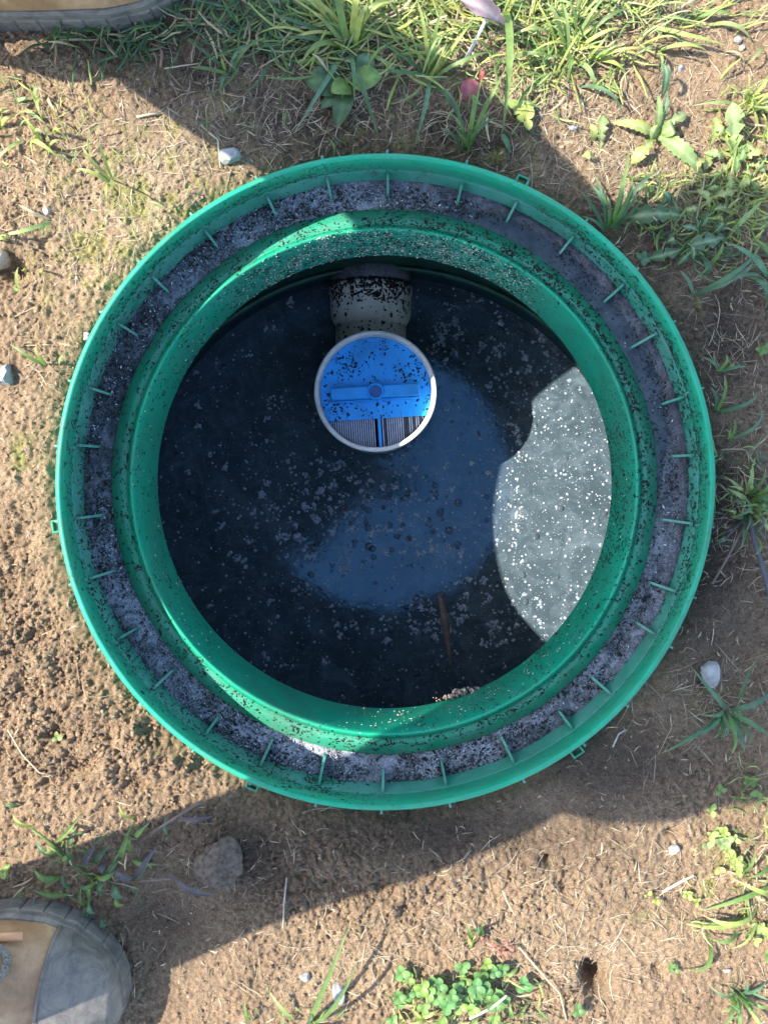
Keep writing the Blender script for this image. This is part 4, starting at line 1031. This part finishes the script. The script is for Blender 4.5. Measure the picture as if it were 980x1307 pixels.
for r in ((640, 1206, 618, 1198, 9), (640, 1206, 632, 1214, 8), (645, 1205, 656, 1206, 9), (640, 1204, 646, 1194, 9), (636, 1208, 648, 1216, 8), (618, 1198, 612, 1192, 8)):
    v, f = leaf_vf(P(r[0], r[1]), P(r[2], r[3]), r[4] * GK, .006, .008, 'lobed', n=12); mesh('leaf', v, f, M['dry'], rw, cols=leaf_cols(len(v), jc((.34, .08, .07)), (.45, .2, .14)))
def seed_patch(base, label, n, sx, sy, cs, L0=7, L1=12, name='seedling', group='low weedy seedlings on the soil'):
    c = P(*base); o = thing(name, (*c, soil_z(*base)), label, 'seedling', group)
    for i in range(n):
        x, y = random.gauss(base[0], sx), random.gauss(base[1], sy); a = random.uniform(0, 6.28)
        z0 = soil_z(x, y) + random.uniform(.003, .012); mb = MB(); cc = jc(G[random.choice(cs)])
        for k in range(random.choice((2, 3, 4))):
            L = random.uniform(L0, L1); b = a + k * random.uniform(1.3, 2.2)
            v, f = leaf_vf(P(x, y), P(x + L * math.cos(b), y - L * math.sin(b)), L * .75 * GK, .001, .002, 'oval', n=7, z0=z0, fold=.2); mb.add(v, f, leaf_cols(len(v), cc, tuple(k_ * 1.2 for k_ in cc)))
        v, f = tube_vf([(*P(x, y), z0), (*P(x + 1, y + 2), soil_z(x, y) - .002)], .0006, 4); mb.add(v, f, cc)
        mb.build('leaf_pair', M['leaf'], o)
seed_patch((925, 1065), 'yellow-green seedlings in sun just below the shade line at right', 9, 12, 18, ['lime', 'pale'])
seed_patch((935, 1100), 'round-leaved yellow-green seedlings above the sprawling grass', 8, 10, 9, ['lime', 'pale'])
seed_patch((968, 1195), 'leafy seedlings at the right edge below the sprawling grass', 9, 9, 14, ['fresh', 'lime', 'pale'])
seed_patch((955, 1000), 'pair of green seedlings right at the shade line', 2, 5, 4, ['fresh'], 9, 12)
seed_patch((914, 1006), 'single green seedling in shade just left of the pair', 1, 1, 1, ['fresh'], 8, 11)
seed_patch((856, 1228), 'tiny green seedling beside the curled grass tip', 2, 3, 3, ['fresh'], 7, 10)
seed_patch((975, 446), 'tiny shaded clover sprig at the right edge', 2, 3, 3, ['fresh'], 8, 10)
seed_patch((822, 330), 'tiny twin-leaved sprout against the rim on the right', 1, 1, 1, ['blue'], 9, 12)
seed_patch((850, 1145), 'scattered yellow-green sprouts in the sunny soil at lower right', 5, 22, 8, ['lime', 'yellow'], 5, 8)
seed_patch((668, 155), 'pale round-leaved sprout right of the broad hanging blade', 3, 8, 8, ['lime', 'pale'], 12, 17)
seed_patch((72, 942), 'tiny pale sprout on the crumbly soil at left', 1, 1, 1, ['pale'], 7, 9)
seed_patch((4, 1110), 'small leaves at the left edge above the lower boot', 2, 4, 3, ['fresh', 'lime'], 9, 12)

# ------------------------------------------------------------------ stones and clods
def stone(name, px, py, wx, wy, h, m_, label, cat, rot=0, seed=0, rough=.18, z=None, group=None, sub=2):
    import bmesh
    bm = bmesh.new(); bmesh.ops.create_icosphere(bm, subdivisions=sub + 1, radius=1)
    c = P(px, py); r_ = random.Random(seed)
    pl_ = [(Vector((r_.gauss(0, 1), r_.gauss(0, 1), r_.gauss(0, 1))).normalized(), r_.uniform(.6, .88)) for _ in range(9)]
    zz = soil_z(px, py) if z is None else z
    co = np.array([v.co[:] for v in bm.verts]); fs = [tuple(v.index for v in f.verts) for f in bm.faces]; bm.free()
    for nrm, d in pl_:
        dd = co @ np.array(nrm); co = co - np.outer(np.clip(dd - d, 0, None), np.array(nrm))
    co *= (1 + rough * (vnoise(co[:, 0] * 3 + seed, co[:, 1] * 3 + co[:, 2] * 2.1, seed) - .5))[:, None]
    co = co * np.array([wx * .55 * GK, wy * .55 * GK, h])
    cr_, sr_ = math.cos(rot), math.sin(rot)
    co = np.stack([co[:, 0] * cr_ - co[:, 1] * sr_ + c[0], co[:, 0] * sr_ + co[:, 1] * cr_ + c[1], co[:, 2] + zz + h * .35], -1)
    o = mesh(name, co, fs, m_, None, None, rough > .3)
    return tag(o, label, cat, group)
stone('stone', 294, 200, 26, 24, .011, M['stone'], 'grey angular stone on the shade edge above the rim', 'stone', .3, 1)
stone('stone', 905, 858, 25, 38, .009, M['stone'], 'pale stone in shaded soil right of the rim', 'stone', .1, 2)
stone('stone', 7, 480, 22, 30, .012, M['stone'], 'whitish stone at the left edge beside the two-bladed sprig', 'stone', 0, 3)
stone('stone', -1, 330, 18, 28, .016, M['stone_tan'], 'tan stone half cut off at the left edge by the pit', 'stone', 0, 4)
stone('pebble', 63, 271, 11, 11, .005, M['stone_tan'], 'small tan pebble above the arched blade on the left', 'pebble', 0, 5)
stone('pebble', 109, 427, 15, 11, .005, M['stone'], 'white pebble touching the outside of the rim at left', 'pebble', .5, 6)
stone('pebble', 389, 1250, 14, 11, .005, M['stone'], 'small white pebble left of the tall bright blades', 'pebble', 0, 7)
stone('pebble', 432, 1270, 15, 28, .007, M['stone'], 'long white pebble between the tall bright blades at the bottom', 'pebble', .25, 8)
stone('pebble', 861, 1087, 16, 13, .005, M['stone'], 'whitish pebble in sunny soil below the shade line', 'pebble', .4, 9)
stone('pebble', 944, 47, 12, 9, .004, M['stone'], 'pale pebble among runner blades at the top right', 'pebble', 0, 10)
stone('pebble', 949, 57, 9, 7, .004, M['stone_tan'], 'tan pebble right of the pale one at the top right', 'pebble', 0, 11)
stone('pebble', 872, 83, 11, 9, .004, M['stone'], 'white pebble on bare soil above the dandelion rosette', 'pebble', .2, 12)
stone('pebble', 926, 1237, 11, 5, .003, M['stone'], 'small white chip above the star-shaped tuft', 'pebble', .1, 13)
stone('pebble', 731, 164, 10, 7, .004, M['stone'], 'white chip on sunny soil just above the shade line', 'pebble', .1, 14)
stone('soil_clod', 285, 1094, 54, 60, .010, M['clod'], 'large round soil clod in the shade below the rim', 'clod', .3, 15, .5, sub=3)
k = (CAMZ + .1425) / FPX
cl_pts = []
for i, (qx, qy, s) in enumerate(((590, 884, 9), (601, 882, 7), (580, 887, 7), (568, 890, 6), (609, 879, 5), (575, 890, 5), (560, 893, 4), (596, 880, 5), (584, 883, 5))):
    for j in range(9):
        cl_pts.append(((qx - 491 + random.gauss(0, 3)) * k, (615 - qy + random.gauss(0, 1.5)) * k, -.145 + random.uniform(0, .004), s * .00035 * random.uniform(.15, .75) ** 1.2))
cl_pts = np.array(cl_pts)
o = scatter('soil_crumb', cl_pts[:, :3], cl_pts[:, 3] * 1.3, M['fleck'], pick([(.26, .18, .14), (.18, .13, .1), (.32, .25, .19)], len(cl_pts)), 'ico', None, 1.5, .8, None, .5)
tag(o, 'pinkish soil crumbs heaped on the lower edge of the hole', 'soil crumbs', kind='stuff')

# loose crumbs of soil
n = 60000
px = rng.uniform(-20, 1000, n); py = rng.uniform(-20, 1330, n)
g = np.stack([P(px, py)[0], P(px, py)[1]], -1)
k = (np.hypot(g[:, 0], g[:, 1]) > .308) & (rng.random(n) < np.clip(crumble(g[:, 0], g[:, 1]) * .75, .08, 1))
g = g[k]; n = len(g); cr_ = crumble(g[:, 0], g[:, 1])
sz = .0006 + (.0012 + .0010 * np.clip(cr_ - .6, 0, 1)) * rng.random(n) ** 3.2
pos = np.stack([g[:, 0], g[:, 1], soil_h(g[:, 0], g[:, 1]) + sz * .5], -1)
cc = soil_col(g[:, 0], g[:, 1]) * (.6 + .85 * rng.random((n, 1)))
o = scatter('soil_crumb', pos, sz, M['soil'], cc, 'ico', None, 1.6, .8, None, .7)
tag(o, 'loose crumbs of brown soil strewn over the ground', 'soil crumbs', kind='stuff')

# ------------------------------------------------------------------ straw, litter, short grass (uncountable)
def inside(x, y): return np.hypot(*P(x, y)) < .309
mb_v = []; mb_f = []; mb_c = []; off = 0
def fiber(x, y, L, a, wd, col, hz=.002, bow=.0, lift=.0):
    global off
    p0 = P(x, y); p1 = P(x + L * math.cos(a), y - L * math.sin(a))
    n = 4; t = np.linspace(0, 1, n + 1); d = p1 - p0; q = np.array([-d[1], d[0]]); q = q / (np.hypot(*q) + 1e-9)
    c = p0[None] + d[None] * t[:, None] + q[None] * (bow * np.hypot(*d) * 4 * t * (1 - t))[:, None]
    if (np.hypot(c[:, 0], c[:, 1]) < .307).any(): return
    z = soil_h(c[:, 0], c[:, 1]) + hz + lift * t * (1.4 - .4 * t)
    z = np.maximum(z, z.mean() - .003)
    ww = wd * .5 * (1 - .6 * np.abs(t - .5) * 2)
    l = np.stack([c[:, 0] - q[0] * ww, c[:, 1] - q[1] * ww, z - ww * .2], -1); m = np.stack([c[:, 0], c[:, 1], z + ww * .7], -1); r = np.stack([c[:, 0] + q[0] * ww, c[:, 1] + q[1] * ww, z - ww * .2], -1)
    v = np.stack([l, m, r], 1).reshape(-1, 3)
    mb_v.append(v); mb_c.append(np.tile(np.array(col)[None], (len(v), 1)))
    for i in range(n):
        b = off + i * 3
        mb_f.append((b, b + 1, b + 4, b + 3)); mb_f.append((b + 1, b + 2, b + 5, b + 4))
    off += len(v)
def flush(name, m_, label, cat):
    global mb_v, mb_f, mb_c, off
    o = mesh(name, np.concatenate(mb_v), np.array(mb_f), m_, None, None, True, np.concatenate(mb_c)); tag(o, label, cat, kind='stuff')
    mb_v = []; mb_f = []; mb_c = []; off = 0
STRAW = [(.31, .24, .15), (.25, .19, .12), (.38, .32, .22), (.18, .135, .09), (.32, .26, .18)]
zones = [(300, 150, 220, 70, 520), (520, 130, 200, 60, 520), (520, 40, 220, 40, 420), (720, 110, 120, 80, 520), (880, 250, 90, 60, 420), (780, 190, 90, 40, 260), (180, 260, 130, 120, 380), (60, 220, 60, 120, 180), (60, 460, 40, 60, 60), (930, 450, 60, 120, 170), (940, 650, 50, 80, 140), (900, 900, 70, 70, 160), (900, 1130, 80, 80, 240), (700, 1200, 140, 80, 260), (480, 1230, 150, 60, 260), (200, 1100, 130, 60, 140), (850, 60, 120, 60, 200), (560, 50, 150, 40, 240), (100, 900, 90, 130, 60), (600, 1100, 250, 60, 90), (940, 330, 50, 50, 80), (640, 1270, 90, 40, 130)]
for (zx, zy, sx, sy, cnt) in zones:
    for i in range(int(cnt * 1.35)):
        x, y = random.gauss(zx, sx * .7), random.gauss(zy, sy * .7)
        fiber(x, y, random.choice((8, 12, 16, 22, 30, 45)) * random.uniform(.6, 1.2), random.uniform(0, 6.28), random.uniform(.5, 1.25) * GK, jc(random.choice(STRAW), .35), random.uniform(.0003, .002), random.gauss(0, .06))
for i in range(2600):
    x, y = random.uniform(-10, 990), random.uniform(-10, 1320)
    fiber(x, y, random.choice((4, 6, 9, 13)) * random.uniform(.6, 1.2), random.uniform(0, 6.28), random.uniform(.9, 2.4) * GK, jc(random.choice(STRAW + [(.12, .08, .05), (.07, .05, .035), (.2, .14, .09)]), .3), random.uniform(.0005, .002), random.uniform(-.2, .2))
flush('straw', M['dry'], 'dry straw and dead grass fibres littering the soil', 'straw')
GRS = ['fresh', 'deep', 'lime', 'pale', 'blue']
def short(zx, zy, sx, sy, cnt, cs, L0, L1, wd, a0=0, a1=360, lift=.02, uni=True):
    for i in range(int(cnt * .8)):
        x, y = (zx + random.uniform(-sx, sx), zy + random.uniform(-sy, sy)) if uni else (random.gauss(zx, sx), random.gauss(zy, sy))
        c = jc(G[random.choice(list(cs) * 2 + ['straw'])], .3)
        fiber(x, y, random.uniform(L0, L1), R(random.uniform(a0, a1)), random.uniform(.28, .72) * wd * GK, c, .002, random.uniform(-.18, .18), random.uniform(.2, 1) * lift)
short(240, 20, 170, 34, 330, ['deep', 'blue', 'fresh', 'deep'], 18, 60, 6)
short(130, 40, 70, 25, 80, ['deep', 'blue', 'deep'], 18, 60, 6.5)
short(360, 40, 80, 45, 160, ['deep', 'fresh', 'blue'], 25, 80, 6)
short(560, 20, 180, 38, 420, ['yellow', 'lime', 'fresh', 'pale'], 20, 75, 6, 0, 200, .03)
short(480, 60, 110, 45, 170, ['yellow', 'lime', 'fresh', 'pale'], 20, 75, 6, 0, 360, .03)
short(640, 90, 60, 60, 110, ['lime', 'fresh', 'pale'], 15, 45, 5)
short(730, 50, 80, 60, 200, ['lime', 'fresh', 'pale', 'yellow'], 20, 60, 5)
short(760, 15, 120, 20, 120, ['lime', 'fresh', 'deep'], 20, 60, 5)
short(840, 20, 120, 25, 45, ['lime', 'pale'], 30, 70, 4, -20, 40)
short(885, 260, 80, 40, 240, ['lime', 'yellow', 'pale', 'fresh'], 10, 30, 5)
short(950, 190, 35, 90, 120, ['lime', 'yellow', 'pale'], 12, 34, 6)
short(900, 310, 60, 26, 90, ['deep', 'blue', 'fresh'], 14, 40, 5)
short(60, 160, 60, 60, 55, ['pale', 'lime', 'fresh'], 10, 34, 4)
short(160, 260, 120, 120, 40, ['lime', 'pale'], 6, 18, 3)
short(935, 620, 40, 50, 70, ['deep', 'blue', 'pale'], 12, 32, 5)
short(965, 1080, 22, 110, 80, ['lime', 'pale', 'fresh'], 10, 32, 5)
short(910, 1130, 60, 60, 40, ['lime', 'pale'], 6, 20, 4)
short(600, 1280, 100, 40, 150, ['fresh', 'lime', 'deep', 'pale'], 8, 28, 5)
short(380, 1285, 60, 25, 22, ['fresh', 'lime'], 8, 20, 4)
short(110, 1110, 80, 40, 40, ['deep', 'fresh', 'blue'], 10, 34, 5)
short(500, 160, 250, 30, 45, ['deep', 'fresh'], 8, 26, 4)
short(940, 280, 50, 40, 60, ['lime', 'fresh', 'yellow'], 12, 36, 5)
flush('grass', M['leaf'], 'short mixed grass growing thickest along the top edge', 'grass')
# a few long stems that read singly
def twig(pts, rad, label, col, name='twig'):
    P3 = [(*P(x, y), soil_z(x, y) + q) for x, y, q in pts]
    v, f = tube_vf(P3, rad, 6)
    o = mesh(name, v, f, M['dry'], None, None, True, np.tile(np.array(col), (len(v), 1))); tag(o, label, 'twig', 'thin twigs and stalks lying on the soil')
twig([(12, 930, .003), (30, 962, .004), (52, 985, .004), (70, 992, .003)], .0008, 'thin pale stem on crumbly soil at the lower left', (.4, .32, .22))
twig([(660, 1205, .004), (690, 1240, .006), (712, 1262, .005), (722, 1300, .003)], .0009, 'long pale stem lying down from the red weed', (.42, .34, .2))
twig([(598, 1292, .016), (625, 1272, .02), (643, 1256, .022)], .0013, 'straight whitish stem across the clover patch', (.5, .42, .33))
twig([(366, 1120, .003), (363, 1152, .004), (361, 1186, .003)], .0008, 'short whitish stem upright at the shade edge left of centre', (.4, .34, .27))
twig([(845, 1138, .003), (870, 1124, .006), (884, 1116, .003)], .0012, 'whitish stem near the moss at lower right', (.5, .44, .36))
twig([(205, 85, .003), (208, 70, .006), (203, 55, .004)], .0013, 'short brown stem in the shade below the upper boot', (.22, .13, .09))
twig([(210, 87, .004), (235, 84, .005), (258, 82, .003)], .0007, 'thin straw in the shade right of the brown stem', (.4, .33, .24))
twig([(175, 150, .003), (190, 146, .004), (204, 143, .003)], .0013, 'tan stem on the sunlit soil at upper left', (.42, .34, .23))
twig([(268, 172, .006), (279, 180, .006), (282, 215, .003)], .0008, 'bent straw above the grey angular stone', (.42, .36, .27))
twig([(783, 955, .003), (790, 938, .006), (800, 933, .003)], .0008, 'curled pale stem in shade below right of the rim', (.45, .4, .34))

# ------------------------------------------------------------------ the photographer: only the boots stand in view
def skin_body(name, pts, edges, rad, mats, parent, levels=2, root=0, split=None):
    me = bpy.data.meshes.new(name); me.from_pydata(pts, edges, []); tmp = bpy.data.objects.new(name + '_tmp', me); C.objects.link(tmp)
    sk = tmp.modifiers.new('skin', 'SKIN'); sk.use_smooth_shade = True
    for i, d in enumerate(me.skin_vertices[0].data):
        r = rad[i]; d.radius = r if hasattr(r, '__len__') else (r, r); d.use_root = (i == root)
    ss = tmp.modifiers.new('sub', 'SUBSURF'); ss.levels = levels; ss.render_levels = levels
    dg = bpy.context.evaluated_depsgraph_get(); ev = tmp.evaluated_get(dg); m2 = bpy.data.meshes.new_from_object(ev)
    vs = [tuple(v.co) for v in m2.vertices]; fs = [tuple(p.vertices) for p in m2.polygons]
    C.objects.unlink(tmp); bpy.data.objects.remove(tmp); bpy.data.meshes.remove(m2)
    o = mesh(name, vs, fs, mats[0], parent)
    for m_ in mats[1:]: o.data.materials.append(m_)
    if split:
        for p in o.data.polygons:
            c_ = Vector(ORG[parent.name]) + p.center
            p.material_index = split(c_)
    return o
person = thing('person', (-.46, 0, GZ), 'person in tan work boots with dark rubber toes straddling the left side of the riser', 'person')
def H(x, y, h): return (x, y, GZ + h)
pts = [H(-.42, .06, .67), H(-.34, .08, .77), H(-.20, .12, .88), H(-.06, .17, 1.0), H(-.02, .185, 1.06), H(.03, .20, 1.13), H(.05, .205, 1.21)]
rad = [(.15, .12), (.17, .13), (.18, .12), .06, .078, .095, .055]
edges = [(0, 1), (1, 2), (2, 3), (3, 4), (4, 5), (5, 6)]
def add(p, r, frm):
    pts.append(p); rad.append(r); edges.append((frm, len(pts) - 1)); return len(pts) - 1
hl = add(H(-.38, .24, .65), .12, 0); kl = add(H(-.38, .37, .53), .095, hl); cl_ = add(H(-.41, .424, .37), .092, kl); c2_ = add(H(-.415, .462, .28), .08, cl_); c3_ = add(H(-.425, .50, .2), .078, c2_); al = add(H(-.435, .505, .10), .075, c3_)
hr = add(H(-.38, -.15, .65), .12, 0); kr = add(H(-.38, -.247, .53), .075, hr); cr2 = add(H(-.42, -.318, .37), .066, kr); ar = add(H(-.505, -.462, .10), .08, cr2)
for s in (1, -1):
    sh = add(H(-.13 + .045 * s, .12 + .18 * s, .93), .085, 2); ma = add(H(-.25, (.26 if s > 0 else -.16), .80), .078, sh); shadow_bulge = add(H((-.35 if s > 0 else -.375), (.345 if s > 0 else -.26), .68), .135 if s > 0 else .13, 1); el = add(H(-.31, (.325 if s > 0 else -.22), .74), .105 if s > 0 else .088, ma); wr = add(H(-.09, .03 + .075 * s, .945), .04, el)  # hip bulges added to fill gaps in the body's cast shadow
    hd_ = add(H(-.05, .01 + .055 * s, .982), (.034, .02), wr)
    for q, (dx, dy, L) in enumerate(((.03, .012, .05), (.012, .006, .055), (-.006, .002, .052), (-.022, -.002, .042))):
        k1 = add(H(-.03 + dx, .01 + (.045 - dy * .2) * s, 1.002), .010, hd_); add(H(-.03 + dx * 1.2, .01 + .012 * s, 1.0), .008, k1)
    k1 = add(H(-.035, .01 + .045 * s, .972), .012, hd_); add(H(-.02, .01 + .042 * s, .992), .009, k1)
def bsplit(c):
    if c.z > GZ + 1.02 or (c.x > -.1 and abs(c.y) < .09 and c.z > GZ + .93): return 1
    return 0
skin_body('body', pts, edges, rad, [M['cloth'], M['skin']], person, 2, 0, bsplit)
# hair and simple face features on the head
v, f = lathe_vf([(.001, .115), (.06, .105), (.1, .065), (.118, .0), (.112, -.04), (.1, -.04), (.09, .06), (.05, .09)], 32)
v = np.array(v); v = v * np.array([.85, .85, .85]) + np.array([.03, .20, GZ + 1.14]); mesh('hair', v, f, M['hair'], person)

def boot(name, toe, direc, side):
    """toe tip (x, y) on the ground, heading direction (radians); parts under the person"""
    Lb = .385
    dx, dy = math.cos(direc), math.sin(direc); qx, qy = -dy, dx
    def W(u, s, z):
        """u along the boot (0 heel .. 1 toe), s sideways metres"""
        a = (u - 1) * Lb
        return (toe[0] + dx * a + qx * s, toe[1] + dy * a + qy * s, GZ - .006 + z)
    def hw(u):
        k = [(0, .0), (.01, .022), (.04, .042), (.12, .055), (.3, .054), (.45, .057), (.6, .068), (.72, .0755), (.8, .075), (.87, .067), (.93, .0525), (.97, .036), (.992, .018), (1, .0)]
        for (a, b), (c_, d) in zip(k, k[1:]):
            if u <= c_:
                t = (u - a) / (c_ - a); return b + (d - b) * t
        return 0
    us = np.concatenate([1 - np.cos(np.linspace(0, math.pi / 2, 16)), [1.0]])
    us = np.unique(np.concatenate([(1 - np.cos(np.linspace(0, math.pi, 260))) / 2]))
    # outsole with lugs cut into its edge
    outline = [(u, hw(u)) for u in us] + [(u, -hw(u)) for u in us[::-1][1:-1]]
    n = len(outline); v = []
    per = 0; prev = None; lugs = []
    for (u, s) in outline:
        p = np.array([u * Lb, s])
        if prev is not None: per += np.hypot(*(p - prev))
        prev = p; lugs.append((per / .021) % 1 < .10)
    for z, g in ((0, 0), (.024, 1), (.026, 2), (.034, 3), (.038, 4)):
        for (u, s), lg in zip(outline, lugs):
            k_ = 1.0 if g < 2 else (.985 if g < 4 else .95)
            cu = .5 + (u - .5) * (1 - (1 - k_) * .35)
            if lg and g < 2: k_ = .982; cu = .5 + (u - .5) * .995
            v.append(W(cu, s * k_, z))
    f = []
    for g in range(4):
        for i in range(n):
            j = (i + 1) % n; f.append((g * n + i, g * n + j, (g + 1) * n + j, (g + 1) * n + i))
    f.append(tuple(range(n - 1, -1, -1))); f.append(tuple(4 * n + i for i in range(n)))
    bt = mesh(name, v, [q for q in f if len(q) == 4] + [q for q in f if len(q) != 4], M['rubber'], person, smooth=False)
    def dome(u0, u1, grow, top, name_, m_, z0=.036, nu=36, na=26, crease=0):
        v = []; f = []
        for i in range(nu + 1):
            u = u0 + (u1 - u0) * math.sin(math.pi / 2 * i / nu) if u1 > .95 else u0 + (u1 - u0) * i / nu
            h_ = hw(min(u, .9985)) * .93 + grow
            for j in range(na + 1):
                a = math.pi * j / na
                c_, s_ = math.cos(a), math.sin(a)
                sx = (abs(c_) ** .75) * (1 if c_ > 0 else -1) * h_
                tz = top(u) + grow
                zz = z0 + (tz - z0) * (max(0, s_) ** .8)
                if crease: zz += crease * math.sin(u * 60 + 2.5 * c_) * s_ * sstep(.6, .66, np.array(u)) * (1 - sstep(.76, .8, np.array(u))) + .004 * (vnoise(np.array([u * 9.]), np.array([c_ * 3.]), 8)[0] - .5) * s_
                v.append(W(u, sx, float(zz)))
        m1 = na + 1
        for i in range(nu):
            for j in range(na): f.append((i * m1 + j, i * m1 + j + 1, (i + 1) * m1 + j + 1, (i + 1) * m1 + j))
        return mesh(name_, v, f, m_, bt)
    def top(u):
        k = [(0, .15), (.3, .16), (.45, .145), (.55, .118), (.65, .097), (.75, .086), (.85, .078), (.93, .064), (.975, .052), (1, .036)]
        for (a, b), (c_, d) in zip(k, k[1:]):
            if u <= c_:
                t = (u - a) / (c_ - a); t = t * t * (3 - 2 * t) if False else t; return b + (d - b) * t
        return .036
    dome(.02, .9, .0, top, 'upper', M['leather'], crease=.0022)
    dome(.835, 1.0, .0028, top, 'toe_cap', M['rubber'])
    # raised seam where the leather laps over the toe cap
    sv = [W(.836 + .006 * math.cos(a * 2), math.cos(a) * hw(.84) * .95 * 1.03, .036 + (top(.835) + .0045 - .036) * max(0, math.sin(a)) ** .8) for a in np.linspace(.05, math.pi - .05, 26)]
    v, f = tube_vf(sv, .0017, 6); mesh('seam', v, f, M['rubber'], bt)
    # shaft
    v = []; f = []; n = 28
    for z, k_, u0 in ((.09, 1.0, .27), (.15, 1.02, .265), (.21, 1.08, .25)):
        for i in range(n):
            a = 2 * math.pi * i / n; v.append(W(u0 + .2 * k_ * math.cos(a), .064 * k_ * math.sin(a), z))
    for g in range(2):
        for i in range(n):
            j = (i + 1) % n; f.append((g * n + i, g * n + j, (g + 1) * n + j, (g + 1) * n + i))
    mesh('shaft', v, f, M['leather'], bt)
    # laces across the instep, ending in a braided loop
    for i, u in enumerate((.46, .51, .56)):
        pts_ = [W(u + .01 * math.sin(3 * a), math.cos(a) * .03, top(u) + .004 + .004 * math.sin(a)) for a in np.linspace(.2, 2.9, 9)]
        v, f = tube_vf(pts_, .003, 6); mesh('lace', v, f, M['lace'], bt)
    pts_ = [W(.722 + .034 * math.cos(a), (.050 + .0115 * math.sin(a)) * side, .0815 - .007 * math.sin(a)) for a in np.linspace(0, 2 * math.pi, 25)]
    v, f = tube_vf(pts_, .0038, 8, .8); mesh('lace_loop', v, f, M['lace'], bt)
    pts_ = [W(.70 + .075 * t_, (.0665 + .003 * t_) * side, .070 - .003 * t_) for t_ in np.linspace(0, 1, 6)]
    v, f = tube_vf(pts_, .0042, 6, .4); mesh('pull_tab', v, f, M['tabm'], bt)
    return bt
boot('work_boot', (-.239, -.478), R(-5), 1)
boot('work_boot', (-.160, .521), R(11), -1)
# phone held over the riser
ph = thing('mobile_phone', (0, 0, CAMZ + .012), 'dark phone held flat above the middle of the riser', 'phone')
v, f = bevbox_vf(-.078, .078, -.039, .039, CAMZ + .012, CAMZ + .021, .003); mesh('case', v, f, M['phone'], ph, smooth=False)
v, f = box_vf(-.074, .074, -.035, .035, CAMZ + .0212, CAMZ + .0216); mesh('screen', v, f, M['phone'], ph, smooth=False)
